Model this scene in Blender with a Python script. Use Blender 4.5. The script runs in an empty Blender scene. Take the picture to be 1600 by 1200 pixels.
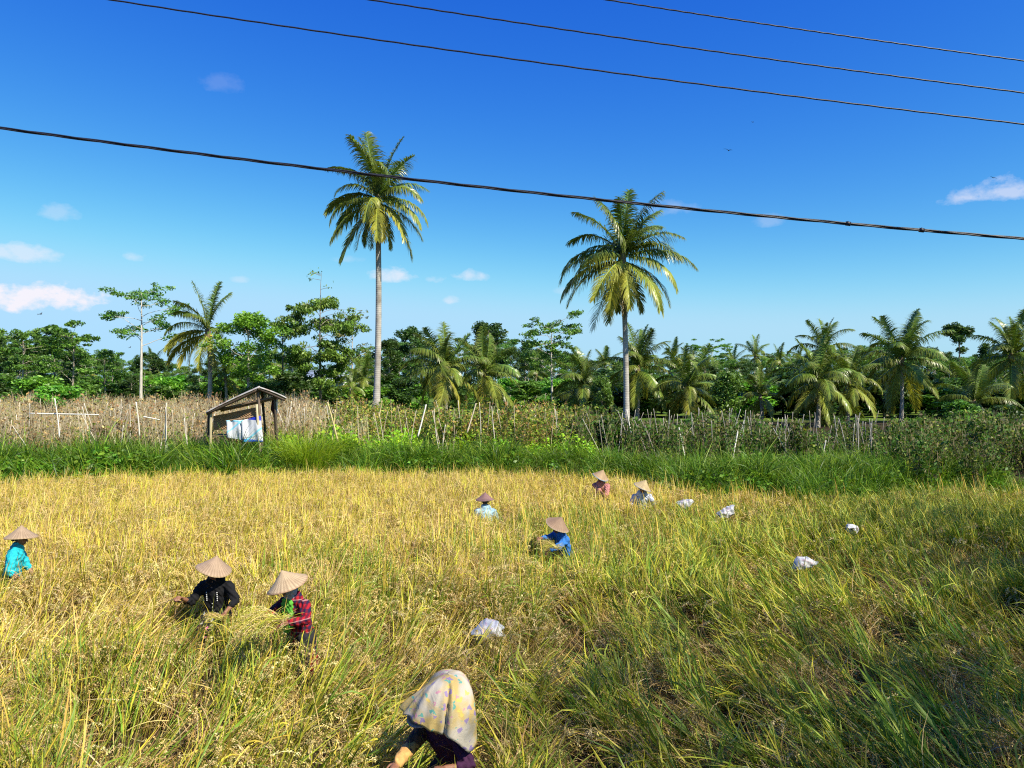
import bpy, math, random
import numpy as np
from mathutils import Vector, Matrix, Euler, Quaternion

SC = bpy.context.scene
COL = SC.collection
PI = math.pi
R = math.radians
H_CAM, F_PX = 3.9, 1150.0
SUN_AZ, SUN_EL = R(130), R(47)


def P(px, py, d):
    """a point of the photograph at a distance of d metres, as a place in the world"""
    return np.array([(px - 800) / F_PX * d, d, H_CAM - (py - 600) / F_PX * d])


def mpp(d):
    return d / F_PX


# ------------------------------------------------------------------ objects, names, labels
def link(o):
    COL.objects.link(o)
    return o


def tag(o, label=None, cat=None, group=None, kind=None):
    if label: o['label'] = label
    if cat: o['category'] = cat
    if group: o['group'] = group
    if kind: o['kind'] = kind
    return o


def empty(name, loc, label, cat, group=None, rz=0.0):
    o = bpy.data.objects.new(name, None)
    o.empty_display_size = .2
    link(o)
    o.location = tuple(loc)
    o.rotation_euler = (0, 0, rz)
    return tag(o, label, cat, group)


def mobj(name, mesh, parent=None, loc=None):
    o = bpy.data.objects.new(name, mesh)
    link(o)
    if parent: o.parent = parent
    if loc is not None: o.location = tuple(loc)
    return o


# ------------------------------------------------------------------ mesh buffer
class Buf:
    def __init__(s):
        s.V, s.F, s.C, s.n = [], [], [], 0

    def add(s, v, f, c):
        v = np.asarray(v, float).reshape(-1, 3)
        c = np.asarray(c, float)
        if c.ndim == 1: c = np.tile(c, (len(v), 1))
        s.V.append(v); s.F.append(np.asarray(f, int).reshape(-1, 4) + s.n); s.C.append(c)
        s.n += len(v)

    def merge(s, o, M=None, t=(0, 0, 0)):
        if not o.V: return
        v = np.concatenate(o.V)
        if M is not None: v = v @ np.asarray(M).T
        s.add(v + np.asarray(t), np.concatenate(o.F), np.concatenate(o.C))

    def mesh(s, name, mat, smooth=False):
        v, f, c = np.concatenate(s.V), np.concatenate(s.F), np.concatenate(s.C)
        m = bpy.data.meshes.new(name)
        m.vertices.add(len(v)); m.vertices.foreach_set('co', v.astype(np.float32).ravel())
        m.loops.add(len(f) * 4); m.loops.foreach_set('vertex_index', f.astype(np.int32).ravel())
        m.polygons.add(len(f)); m.polygons.foreach_set('loop_start', np.arange(0, len(f) * 4, 4, dtype=np.int32))
        m.update(calc_edges=True)
        m.validate()
        a = m.color_attributes.new('Col', 'FLOAT_COLOR', 'POINT')
        a.data.foreach_set('color', np.concatenate([c, np.ones((len(c), 1))], 1).astype(np.float32).ravel())
        if smooth: m.polygons.foreach_set('use_smooth', np.ones(len(m.polygons), bool))
        if mat: m.materials.append(mat)
        return m


def unit(a):
    return a / np.maximum(np.linalg.norm(a, axis=-1, keepdims=True), 1e-9)


def strips(buf, pos, side, w, col, colt=None):
    """N ribbons along pos (N,k,3) with half-width vectors side*w (N,k)"""
    N, k, _ = pos.shape
    a = pos - side * w[..., None] / 2
    b = pos + side * w[..., None] / 2
    v = np.stack([a, b], 2).reshape(-1, 3)
    i = (np.arange(N)[:, None] * k + np.arange(k - 1)[None]) * 2
    f = np.stack([i, i + 1, i + 3, i + 2], -1).reshape(-1, 4)
    c = np.repeat(col[:, None], k, 1)
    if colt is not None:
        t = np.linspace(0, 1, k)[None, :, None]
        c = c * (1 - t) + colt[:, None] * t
    buf.add(v, f, np.repeat(c.reshape(-1, 3), 2, 0))


def ribbons(buf, P0, az, th0, bend, L, W, n, col, colt=None, prof='leaf', tw=0.0, power=1.3):
    """blades: start angle th0 from the vertical, bending on by bend; returns paths and end angles"""
    N = len(P0)
    t = np.linspace(0, 1, n + 1)
    th = th0[:, None] + bend[:, None] * t[None] ** power
    h = np.stack([np.cos(az), np.sin(az), 0 * az], -1)
    thm = (th[:, 1:] + th[:, :-1]) / 2
    d = np.sin(thm)[..., None] * h[:, None] + np.cos(thm)[..., None] * np.array([0, 0, 1.])
    pos = np.concatenate([P0[:, None], P0[:, None] + np.cumsum(d * (L / n)[:, None, None], 1)], 1)
    sd = np.stack([-np.sin(az), np.cos(az), 0 * az], -1)
    nrm = np.cos(th)[..., None] * h[:, None] - np.sin(th)[..., None] * np.array([0, 0, 1.])
    tw = np.broadcast_to(np.asarray(tw, float), (N,))
    twt = tw[:, None] * (0.3 + t[None])
    s = np.cos(twt)[..., None] * sd[:, None] + np.sin(twt)[..., None] * nrm
    if prof == 'leaf':
        w = np.minimum(1, .45 + 2.2 * t) * np.maximum(1 - t, .02) ** .65
    else:
        w = 1 - .45 * t
    strips(buf, pos, s, W[:, None] * w[None], col, colt)
    return pos, th


def diamonds(buf, c, a, b, col):
    """small pointed leaves: centre c, half length vector a, half width vector b"""
    v = np.stack([c - a, c + b - a * .15, c + a, c - b - a * .15], 1)
    N = len(c)
    buf.add(v.reshape(-1, 3), np.arange(4 * N).reshape(-1, 4), np.repeat(col, 4, 0))


def rdir(rng, n, zs=1.0):
    v = rng.normal(size=(n, 3)); v[:, 2] *= zs
    return unit(v)


def tube(buf, pts, rad, sides=8, col=(.5, .5, .5), cap=True, ell=None):
    pts = np.asarray(pts, float)
    rad = np.broadcast_to(np.asarray(rad, float), (len(pts),)).copy()
    if cap:
        pts = np.concatenate([pts[:1], pts, pts[-1:]]); rad = np.concatenate([[rad[0] * .02], rad, [rad[-1] * .02]])
    M = len(pts)
    tan = np.zeros_like(pts)
    tan[1:-1] = pts[2:] - pts[:-2]; tan[0] = pts[min(2, M - 1)] - pts[0]; tan[-1] = pts[-1] - pts[max(M - 3, 0)]
    tan = unit(tan)
    ref = np.array([0, 0, 1.]) if abs(tan[0][2]) < .9 else np.array([1., 0, 0])
    u = np.cross(tan[0], ref); u /= np.linalg.norm(u)
    rings = []
    ang = np.arange(sides) / sides * 2 * PI
    for i in range(M):
        u = u - tan[i] * np.dot(u, tan[i]); u /= np.linalg.norm(u)
        w = np.cross(tan[i], u)
        rings.append(pts[i] + rad[i] * (np.cos(ang)[:, None] * u + np.sin(ang)[:, None] * w))
    v = np.concatenate(rings)
    i = np.arange(M - 1)[:, None] * sides; j = np.arange(sides)[None]; jn = (j + 1) % sides
    f = np.stack([i + j, i + jn, i + sides + jn, i + sides + j], -1)
    c = np.asarray(col, float)
    if c.ndim == 2 and len(c) != len(v):
        if cap: c = np.concatenate([c[:1], c, c[-1:]])
        c = np.repeat(c, sides, 0)
    buf.add(v, f.reshape(-1, 4), c)


def box(buf, c, size, M=None, col=(.5, .5, .5)):
    s = np.array([[x, y, z] for x in (-.5, .5) for y in (-.5, .5) for z in (-.5, .5)]) * np.asarray(size)
    if M is not None: s = s @ np.asarray(M).T
    f = [[0, 1, 3, 2], [4, 6, 7, 5], [0, 4, 5, 1], [2, 3, 7, 6], [0, 2, 6, 4], [1, 5, 7, 3]]
    buf.add(s + np.asarray(c), f, col)


def rotz(a):
    c, s = math.cos(a), math.sin(a)
    return np.array([[c, -s, 0], [s, c, 0], [0, 0, 1.]])


# ------------------------------------------------------------------ materials
class N:
    """a small wrapper for building node trees"""
    def __init__(s, name):
        s.m = bpy.data.materials.new(name); s.m.use_nodes = True
        s.t = s.m.node_tree; s.t.nodes.clear()
        s.out = s.t.nodes.new('ShaderNodeOutputMaterial')

    def n(s, typ, ins=None, **kw):
        nd = s.t.nodes.new(typ)
        for k, v in kw.items(): setattr(nd, k, v)
        for k, v in (ins or {}).items(): s.set(nd.inputs[k], v)
        return nd

    def set(s, sock, v):
        if isinstance(v, bpy.types.NodeSocket): s.t.links.new(v, sock)
        else:
            if sock.type == 'RGBA' and len(v) == 3: v = (*v, 1)
            sock.default_value = v

    def math(s, op, a, b=0.0, clamp=False):
        nd = s.n('ShaderNodeMath', {0: a, 1: b}, operation=op); nd.use_clamp = clamp
        return nd.outputs[0]

    def mix(s, f, a, b, blend='MIX'):
        nd = s.n('ShaderNodeMix', None, data_type='RGBA', blend_type=blend)
        s.set(nd.inputs[0], f); s.set(nd.inputs[6], a); s.set(nd.inputs[7], b)
        return nd.outputs[2]

    def ramp(s, f, stops, interp='LINEAR'):
        nd = s.n('ShaderNodeValToRGB', {0: f}); cr = nd.color_ramp; cr.interpolation = interp
        while len(cr.elements) < len(stops): cr.elements.new(.5)
        for e, (p, c) in zip(cr.elements, stops): e.position = p; e.color = (*c, 1)
        return nd.outputs[0]

    def noise(s, scale, detail=3, vec=None, dist=0.0, rough=.55):
        ins = {'Scale': scale, 'Detail': detail, 'Distortion': dist, 'Roughness': rough}
        if vec is not None: ins['Vector'] = vec
        return s.n('ShaderNodeTexNoise', ins).outputs[0]

    def obj(s):
        return s.n('ShaderNodeTexCoord').outputs['Object']

    def surf(s, sh):
        s.t.links.new(sh, s.out.inputs[0]); return s.m

    def pbr(s, col, rough=.7, spec=.3, bump=None, bstr=.3, bdist=.01, **kw):
        b = s.n('ShaderNodeBsdfPrincipled', {'Base Color': col, 'Roughness': rough, 'Specular IOR Level': spec})
        for k, v in kw.items(): s.set(b.inputs[k.replace('_', ' ')], v)
        if bump is not None:
            bn = s.n('ShaderNodeBump', {'Height': bump, 'Strength': bstr, 'Distance': bdist})
            s.t.links.new(bn.outputs[0], b.inputs['Normal'])
        return b.outputs[0]


def leaf_material(name, transl=.35, rough=.5, spec=.35, vary=.22, hue=.02, tint=(1.15, 1.1, .55)):
    k = N(name)
    a = k.n('ShaderNodeVertexColor', None, layer_name='Col').outputs[0]
    r = k.n('ShaderNodeObjectInfo').outputs['Random']
    hv = k.n('ShaderNodeHueSaturation', {'Hue': k.math('MULTIPLY_ADD', r, hue * 2), 'Saturation': 1.0,
                                         'Value': k.math('MULTIPLY_ADD', r, vary * 2), 'Color': a})
    for key, base in (('Hue', .5 - hue), ('Value', 1 - vary)):
        hv.inputs[key].links[0].from_node.inputs[2].default_value = base
    c = hv.outputs[0]
    p = k.pbr(c, rough, spec)
    t = k.n('ShaderNodeBsdfTranslucent', {'Color': k.mix(1.0, c, tint, 'MULTIPLY')}).outputs[0]
    mx = k.n('ShaderNodeMixShader', {0: transl, 1: p, 2: t})
    return k.surf(mx.outputs[0])


def attr_material(name, rough=.8, spec=.2, nscale=12.0, amt=.35, bstr=.3, stretch=None):
    k = N(name)
    a = k.n('ShaderNodeVertexColor', None, layer_name='Col').outputs[0]
    v = k.obj()
    if stretch: v = k.n('ShaderNodeMapping', {'Vector': v, 'Scale': stretch}).outputs[0]
    n = k.noise(nscale, 5, v)
    c = k.mix(1.0, a, k.ramp(n, [(.25, (1 - amt,) * 3), (.75, (1 + amt,) * 3)]), 'MULTIPLY')
    return k.surf(k.pbr(c, rough, spec, n, bstr))


M_RICE = leaf_material('rice_blades', .22, .5, .3, .2, .012)
M_GRASS = leaf_material('grass_blades', .33, .45, .35, .25, .015)
M_BEAN = leaf_material('bean_leaves', .3, .6, .2, .25, .02)
M_LEAF = leaf_material('tree_leaves', .3, .45, .4, .12, .012)
M_FROND = leaf_material('palm_leaflets', .28, .35, .5, .12, .01)
M_BARK = attr_material('tree_bark', .85, .15, 9, .4, .5, (1, 1, .35))
M_BAMBOO = attr_material('old_bamboo', .6, .3, 14, .3, .2, (1, 1, .2))
M_WOOD = attr_material('weathered_wood', .8, .2, 10, .4, .4, (4, 4, .5))


def palm_bark():
    k = N('palm_trunk_bark')
    v = k.obj()
    z = k.n('ShaderNodeSeparateXYZ', {0: v}).outputs[2]
    n = k.noise(6, 5, v)
    ring = k.math('SINE', k.math('ADD', k.math('MULTIPLY', z, 46.0), k.math('MULTIPLY', n, 5.0)))
    rr = k.math('ADD', k.math('MULTIPLY', ring, .5), .5)
    n2 = k.noise(1.6, 4, v)
    base = k.ramp(n2, [(.3, (.24, .21, .17)), (.5, (.44, .41, .36)), (.7, (.58, .55, .50))])
    c = k.mix(k.math('MULTIPLY', rr, .14), base, (.14, .12, .1))
    c = k.mix(k.math('MULTIPLY', n, .4), c, (.22, .19, .16))
    return k.surf(k.pbr(c, .85, .15, rr, .25, .02))


M_PALMBARK = palm_bark()


def simple(name, col, rough=.7, spec=.3, nscale=20, amt=.2, bstr=.15, bdist=.01):
    k = N(name); n = k.noise(nscale, 4, k.obj())
    c = k.ramp(n, [(.3, tuple(x * (1 - amt) for x in col)), (.7, tuple(min(1, x * (1 + amt)) for x in col))])
    return k.surf(k.pbr(c, rough, spec, n, bstr, bdist))


# ------------------------------------------------------------------ terrain
EDGE = [(-1.2, 22.6), (-.696, 22.9), (-.55, 24.6), (-.25, 25.6), (.05, 24.9), (.14, 24.2), (.2, 21.6), (.3, 20.2), (.4, 20.2),
        (.5, 20.9), (.58, 21.6), (.7, 21.9), (1.2, 21.9)]
_eu, _ed = np.array([e[0] for e in EDGE]), np.array([e[1] for e in EDGE])


def edge(x, y):
    return np.interp(np.asarray(x) / np.maximum(np.asarray(y), 1.0), _eu, _ed)


def sstep(a, b, t):
    t = np.clip((t - a) / (b - a), 0, 1)
    return t * t * (3 - 2 * t)


def ground(x, y):
    x, y = np.asarray(x, float), np.asarray(y, float)
    s = y - edge(x, y)
    plat = .95 - .15 * sstep(5, 14, x) + .25 * sstep(36, 60, y)
    z = plat * sstep(-.2, 2.6, s)
    z = z + 2.2 * (1 - sstep(.3, 3.4, y))                    # the road bank the camera stands on
    z = z + .05 * np.sin(x * 1.7 + y * .9) * np.sin(y * 1.3 - x * .4) * sstep(0, 3, s)
    return z + 3.0 * sstep(150, 600, y)


def frac_noise(x, y, sc, seed):
    """smooth value noise in the plane, 0..1"""
    rng = np.random.default_rng(seed)
    g = rng.random((64, 64))
    u, v = np.asarray(x) / sc + 31.3, np.asarray(y) / sc + 17.7
    i, j = np.floor(u).astype(int), np.floor(v).astype(int)
    a, b = u - i, v - j
    a, b = a * a * (3 - 2 * a), b * b * (3 - 2 * b)
    q = lambda ii, jj: g[ii % 64, jj % 64]
    return (q(i, j) * (1 - a) + q(i + 1, j) * a) * (1 - b) + (q(i, j + 1) * (1 - a) + q(i + 1, j + 1) * a) * b


def build_ground():
    xs = np.concatenate([-np.geomspace(1200, 46, 14), np.arange(-44, 44.1, .8), np.geomspace(46, 1200, 14)])
    ys = np.concatenate([[-400, -100, -30, -10], np.arange(-4, 62, .6), np.geomspace(64, 1500, 22)])
    X, Y = np.meshgrid(xs, ys)
    Z = ground(X, Y)
    v = np.stack([X, Y, Z], -1).reshape(-1, 3)
    w = len(xs)
    i = np.arange(len(ys) - 1)[:, None] * w + np.arange(w - 1)[None]
    f = np.stack([i, i + 1, i + w + 1, i + w], -1).reshape(-1, 4)
    b = Buf(); b.add(v, f, (.1, .1, .1))
    k = N('field_soil_and_turf')
    pos = k.n('ShaderNodeNewGeometry').outputs['Position']
    y = k.n('ShaderNodeSeparateXYZ', {0: pos}).outputs[1]
    n1, n2 = k.noise(.35, 5, pos), k.noise(7, 5, pos)
    soil = k.ramp(n2, [(.3, (.018, .013, .008)), (.7, (.06, .042, .024))])
    turf = k.ramp(n1, [(.3, (.06, .11, .015)), (.5, (.09, .17, .02)), (.7, (.19, .21, .05))])
    turf = k.mix(k.math('MULTIPLY', n2, .6), turf, (.05, .08, .015))
    c = k.mix(k.math('MULTIPLY', k.math('SUBTRACT', y, 54.0), .2, True), soil, turf)
    o = mobj('ground', b.mesh('ground', k.surf(k.pbr(c, .95, .1, n2, .6, .05)), True))
    tag(o, kind='structure')
    return o


# ------------------------------------------------------------------ scattered ground cover (stuff)
def scatter(name, pts, rot, scl, idx, protos, seed_mat=None):
    """one object that carries many clumps: its points are the roots, a node tree puts a clump on each"""
    col = bpy.data.collections.new(name + '_clumps')
    for i, m in enumerate(protos):
        col.objects.link(bpy.data.objects.new('%s_clump_%02d' % (name, i), m))
    me = bpy.data.meshes.new(name)
    n = len(pts)
    me.vertices.add(n); me.vertices.foreach_set('co', np.asarray(pts, np.float32).ravel())
    for nm, typ, arr in (('rot', 'FLOAT_VECTOR', rot), ('scl', 'FLOAT_VECTOR', scl), ('idx', 'INT', idx)):
        a = me.attributes.new(nm, typ, 'POINT')
        a.data.foreach_set('vector' if typ != 'INT' else 'value', np.asarray(arr, np.int32 if typ == 'INT' else np.float32).ravel())
    ng = bpy.data.node_groups.new(name, 'GeometryNodeTree')
    ng.interface.new_socket('Geometry', in_out='INPUT', socket_type='NodeSocketGeometry')
    ng.interface.new_socket('Geometry', in_out='OUTPUT', socket_type='NodeSocketGeometry')
    nn = ng.nodes.new
    gi, go = nn('NodeGroupInput'), nn('NodeGroupOutput')
    ip = nn('GeometryNodeInstanceOnPoints'); ci = nn('GeometryNodeCollectionInfo')
    ci.inputs[0].default_value = col; ci.inputs[1].default_value = True; ci.inputs[2].default_value = True
    ip.inputs['Pick Instance'].default_value = True
    na = {}
    for nm, typ in (('rot', 'FLOAT_VECTOR'), ('scl', 'FLOAT_VECTOR'), ('idx', 'INT')):
        a = nn('GeometryNodeInputNamedAttribute'); a.data_type = typ; a.inputs[0].default_value = nm
        na[nm] = a.outputs[0]
    L = ng.links.new
    L(gi.outputs[0], ip.inputs['Points']); L(ci.outputs[0], ip.inputs['Instance'])
    L(na['rot'], ip.inputs['Rotation']); L(na['scl'], ip.inputs['Scale']); L(na['idx'], ip.inputs['Instance Index'])
    L(ip.outputs[0], go.inputs[0])
    o = mobj(name, me)
    md = o.modifiers.new('clumps', 'NODES'); md.node_group = ng
    return tag(o, kind='stuff')


def lean_euler(yaw, lean, az):
    """euler angles of a clump turned by yaw, then tipped by lean towards azimuth az"""
    yaw, lean, az = np.broadcast_arrays(yaw, lean, az)
    c, s = np.cos(yaw), np.sin(yaw); z, o = np.zeros_like(c), np.ones_like(c)
    Rz = np.stack([np.stack([c, -s, z], -1), np.stack([s, c, z], -1), np.stack([z, z, o], -1)], -2)
    kx, ky = -np.sin(az), np.cos(az)
    C, S = np.cos(lean), np.sin(lean)
    Ra = np.stack([np.stack([C + kx * kx * (1 - C), kx * ky * (1 - C), ky * S], -1),
                   np.stack([kx * ky * (1 - C), C + ky * ky * (1 - C), -kx * S], -1),
                   np.stack([-ky * S, kx * S, C], -1)], -2)
    M = Ra @ Rz
    return np.stack([np.arctan2(M[..., 2, 1], M[..., 2, 2]), -np.arcsin(np.clip(M[..., 2, 0], -1, 1)), np.arctan2(M[..., 1, 0], M[..., 0, 0])], -1)


def pick(rng, pal, n, jit=.18):
    """n colours out of a palette of (weight, rgb)"""
    w = np.array([p[0] for p in pal], float)
    c = np.array([p[1] for p in pal])[rng.choice(len(pal), n, p=w / w.sum())]
    return np.clip(c * (1 + rng.uniform(-jit, jit, (n, 1))) * (1 + rng.uniform(-.06, .06, (n, 3))), 0, .95)


GOLD = [(4, (.65, .495, .19)), (4, (.72, .58, .285)), (2, (.50, .34, .12)), (1, (.60, .51, .145))]
STRAW = [(3, (.52, .38, .15)), (2, (.42, .28, .10)), (1.5, (.62, .50, .27)), (1.5, (.28, .17, .065))]
YEL = [(3, (.53, .49, .055)), (3, (.42, .45, .045)), (2, (.60, .48, .09)), (1.5, (.25, .34, .04))]
GREEN = [(3, (.20, .31, .03)), (3, (.13, .24, .025)), (2, (.32, .39, .045)), (1, (.08, .17, .02))]


def rice_clump(seed, tillers, h, leafpal, nleaf, panicle, dry, lw=.02, spread=.05, straight=.7, fan=.55):
    """one hill of rice: stems that lean the same way (+X), flag leaves along them, hanging ears at their tips"""
    rng = np.random.default_rng(seed)
    b = Buf()
    n = tillers
    r = spread * np.sqrt(rng.random(n)); a = rng.uniform(0, 2 * PI, n)
    P0 = np.stack([r * np.cos(a), r * np.sin(a), np.zeros(n)], -1)
    az = rng.normal(0, fan, n)
    th = rng.uniform(.0, .22, n)
    L = h * rng.uniform(.74, 1.05, n)
    stemc = pick(rng, YEL + STRAW, n)
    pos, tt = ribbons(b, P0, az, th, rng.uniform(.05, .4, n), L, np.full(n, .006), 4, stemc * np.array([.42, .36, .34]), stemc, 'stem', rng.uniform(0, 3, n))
    m = n * nleaf
    ti = np.repeat(np.arange(n), nleaf)
    f = rng.uniform(.25, .97, m); k = np.minimum((f * 4).astype(int), 3); g = f * 4 - k
    base = pos[ti, k] * (1 - g[:, None]) + pos[ti, k + 1] * g[:, None]
    lc = pick(rng, leafpal, m)
    st = rng.random(m) < straight
    ribbons(b, base, az[ti] + rng.normal(0, .75, m) + PI * (rng.random(m) < .15), rng.uniform(.05, .5, m), np.where(st, rng.uniform(.1, .6, m), rng.uniform(.8, 2.3, m)),
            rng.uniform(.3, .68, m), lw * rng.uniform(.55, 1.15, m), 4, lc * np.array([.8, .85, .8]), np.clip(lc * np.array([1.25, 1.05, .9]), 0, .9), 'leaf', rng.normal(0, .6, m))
    if dry:
        q = dry
        c = pick(rng, STRAW, q)
        base = np.stack([rng.normal(0, .1, q), rng.normal(0, .1, q), rng.uniform(.02, h * .75, q)], -1)
        ribbons(b, base, rng.normal(0, 1.3, q), rng.uniform(.3, 1.5, q), rng.uniform(-.4, 2.2, q), rng.uniform(.25, .6, q),
                rng.uniform(.004, .011, q), 4, c, None, 'stem', rng.normal(0, 1.2, q), 1.0)
    pn = np.where(rng.random(n) < panicle)[0]
    if len(pn):
        q = len(pn)
        pc = pick(rng, GOLD, q)
        pp, _ = ribbons(b, pos[pn, -1], az[pn] + rng.normal(0, .3, q), tt[pn, -1], rng.uniform(1.7, 2.7, q), rng.uniform(.18, .27, q),
                        np.full(q, .005), 6, pc * .9, None, 'stem', 0.0, .75)
        G = 32
        t = rng.uniform(.1, 1, (q, G)) * 6
        k = np.minimum(t.astype(int), 5); g = (t - k)[..., None]
        ii = np.arange(q)[:, None]
        c = pp[ii, k] * (1 - g) + pp[ii, k + 1] * g
        ax = unit(pp[ii, k + 1] - pp[ii, k] + np.array([0, 0, -.02]) + rng.normal(0, .012, (q, G, 3)))
        c = c + rng.normal(0, 1, (q, G, 3)) * np.array([.011, .011, .008]) + np.array([0, 0, -.006])
        sd = unit(np.cross(ax, rng.normal(size=(q, G, 3))))
        gc = np.repeat(pc[:, None], G, 1) * rng.uniform(.7, 1.25, (q, G, 1))
        diamonds(b, c.reshape(-1, 3), ax.reshape(-1, 3) * .0115, sd.reshape(-1, 3) * .0052, np.clip(gc.reshape(-1, 3), 0, .9))
    return b


def FH_MIX(front):
    """height of the rice before whoever stands nearest"""
    f = np.stack(front); return np.array([p[3] for p in PEOPLE_XY])[f.argmax(0)]


PEOPLE_XY = []      # (x, y, clearing radius, height of the rice before it) of what stands in the rice, filled in below


def build_rice():
    rng = np.random.default_rng(5)
    protos, kinds = [], {}
    spec = [('gold', 7, dict(tillers=13, h=.84, leafpal=YEL[:3] + [(2.5, (.58, .46, .18)), (1.5, (.62, .50, .26))], nleaf=2, panicle=.95, dry=7, fan=.8)),
            ('mixed', 6, dict(tillers=11, h=.82, leafpal=YEL + GREEN[:2], nleaf=2, panicle=.75, dry=8)),
            ('leafy', 6, dict(tillers=9, h=.74, leafpal=GREEN + YEL[:2], nleaf=3, panicle=.35, dry=8, lw=.024, straight=.8)),
            ('straw', 5, dict(tillers=6, h=.56, leafpal=STRAW + YEL[:1], nleaf=2, panicle=.5, dry=36, lw=.012, spread=.12, straight=.35, fan=1.0)),
            ('blade', 4, dict(tillers=6, h=.62, leafpal=GREEN, nleaf=4, panicle=0, dry=2, lw=.030, straight=.85))]
    s = 100
    for nm, cnt, kw in spec:
        kinds[nm] = []
        for i in range(cnt):
            s += 1
            kinds[nm].append(len(protos))
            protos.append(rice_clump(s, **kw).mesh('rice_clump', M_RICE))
    step = .2
    X, Y = np.meshgrid(np.arange(-21, 21, step), np.arange(3.9, 27, step))
    x = X.ravel() + rng.uniform(-.1, .1, X.size); y = Y.ravel() + rng.uniform(-.1, .1, X.size)
    u = x / y
    keep = (np.abs(x) < .82 * y + 1.6) & (y < edge(x, y) + rng.normal(0, .12, len(x)))
    hole = frac_noise(x, y, .42, 9)
    keep &= hole > .14 + .2 * sstep(14, 8, y) + .1 * sstep(0, .4, u)          # thin places where the dark soil shows
    for px_, py_, rr, fh in PEOPLE_XY:
        keep &= (x - px_) ** 2 + (y - py_) ** 2 > rr ** 2
    x, y, u = x[keep], y[keep], u[keep]
    n = len(x)
    big = frac_noise(x, y, 2.6, 1); mid = frac_noise(x, y, 1.1, 2); pat = frac_noise(x, y, .7, 3)
    # how ripe: golden at the back and left, greener and more tangled to the front and right, partly in place of dimmer light
    ripe = .55 + .05 * (y - 10) - .75 * sstep(-.1, .45, u) * (1 - .3 * sstep(17, 24, y)) + .55 * (big - .5) + .35 * (mid - .5)
    ripe -= .3 * sstep(.36, .6, u)
    ripe -= .16 * sstep(10, 6, y) * sstep(-.3, .1, u)
    ripe += .12 * sstep(.0, -.35, u) * sstep(14, 8, y)
    lodged = sstep(.42, .72, .62 * big + .38 * pat + .3 * sstep(12.5, 8, y) + .14 * sstep(.0, .4, u) - .45 * sstep(13, 17, y) - .03)
    kind = np.full(n, 1)
    t = rng.random(n)
    kind[ripe > .55] = 0
    kind[(ripe < .22)] = 2
    kind[(t < .15 + .33 * lodged)] = 3
    kind[(t > .965 - .10 * (ripe < .2))] = 4
    idx = np.zeros(n, int)
    for ki, (nm, cnt, _) in enumerate(spec):
        mk = kind == ki
        idx[mk] = rng.choice(kinds[nm], mk.sum())
    tuft = frac_noise(x, y, .55, 4); swirl = frac_noise(x, y, .9, 6)
    tuft = frac_noise(x, y, .6, 4); swirl = frac_noise(x, y, 1.0, 6)
    az = np.where(u < .02, R(35), R(140)) + rng.normal(0, .3, n) + (swirl - .5) * 4.2 * (1 - .55 * lodged)
    calm = 1 - .65 * sstep(10.5, 14.5, y)                  # the far part still stands evenly
    lean = .04 + rng.gamma(2, .035, n) * (.5 + .5 * calm) + .5 * calm * np.clip(tuft - .5, 0, 1) + lodged * rng.uniform(.5, 1.0, n)
    lean[kind == 4] *= .7
    for px_, py_, rr, fh in PEOPLE_XY:
        lean *= 1 - .85 * np.exp(-((x - px_) / .4) ** 2 - ((y - (py_ - .5)) / .4) ** 2)
    rot = lean_euler(az + rng.normal(0, .35, n), lean, az)
    sc = rng.uniform(.85, 1.12, n) * (1 + calm * (.36 * (tuft - .5) + .2 * (pat - .5))) * (1 - .05 * sstep(16, 22, y))
    front = []
    for px_, py_, rr, fh in PEOPLE_XY:          # standing rice, not yet cut, on the near side of the people
        front.append(fh * np.exp(-((x - px_) / .38) ** 2 - ((y - (py_ - .5)) / .38) ** 2))
    wsum = np.clip(sum(front) / .9, 0, 1); sc += (FH_MIX(front) - sc) * wsum
    z = ground(x, y) - .02
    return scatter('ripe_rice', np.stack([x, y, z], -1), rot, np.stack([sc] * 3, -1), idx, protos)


# ------------------------------------------------------------------ grass bank, bean plots
GRASS = [(3, (.075, .185, .011)), (3, (.13, .27, .015)), (2, (.035, .095, .008)), (1.6, (.23, .35, .03))]
LIME = [(3, (.28, .54, .02)), (2, (.40, .60, .035)), (1, (.18, .40, .02))]


def grass_clump(seed, n, h, pal, w=.012, spread=.16, leaves=0):
    rng = np.random.default_rng(seed)
    b = Buf()
    r = spread * np.sqrt(rng.random(n)); a = rng.uniform(0, 2 * PI, n)
    P0 = np.stack([r * np.cos(a), r * np.sin(a), np.zeros(n)], -1)
    c = pick(rng, pal, n)
    ribbons(b, P0, a + rng.normal(0, .7, n), rng.uniform(.02, .35, n), rng.uniform(.2, 1.9, n), h * rng.uniform(.55, 1.15, n),
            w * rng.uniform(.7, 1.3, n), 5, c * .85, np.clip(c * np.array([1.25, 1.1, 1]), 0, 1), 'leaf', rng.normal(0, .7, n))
    if leaves:
        cc = np.stack([rng.normal(0, .2, leaves), rng.normal(0, .2, leaves), rng.uniform(.1, h, leaves)], -1)
        d = rdir(rng, leaves, .5); sd = unit(np.cross(d, rdir(rng, leaves)))
        s = rng.uniform(.04, .09, (leaves, 1))
        diamonds(b, cc, d * s, sd * s * .62, pick(rng, pal, leaves))
    return b


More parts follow.
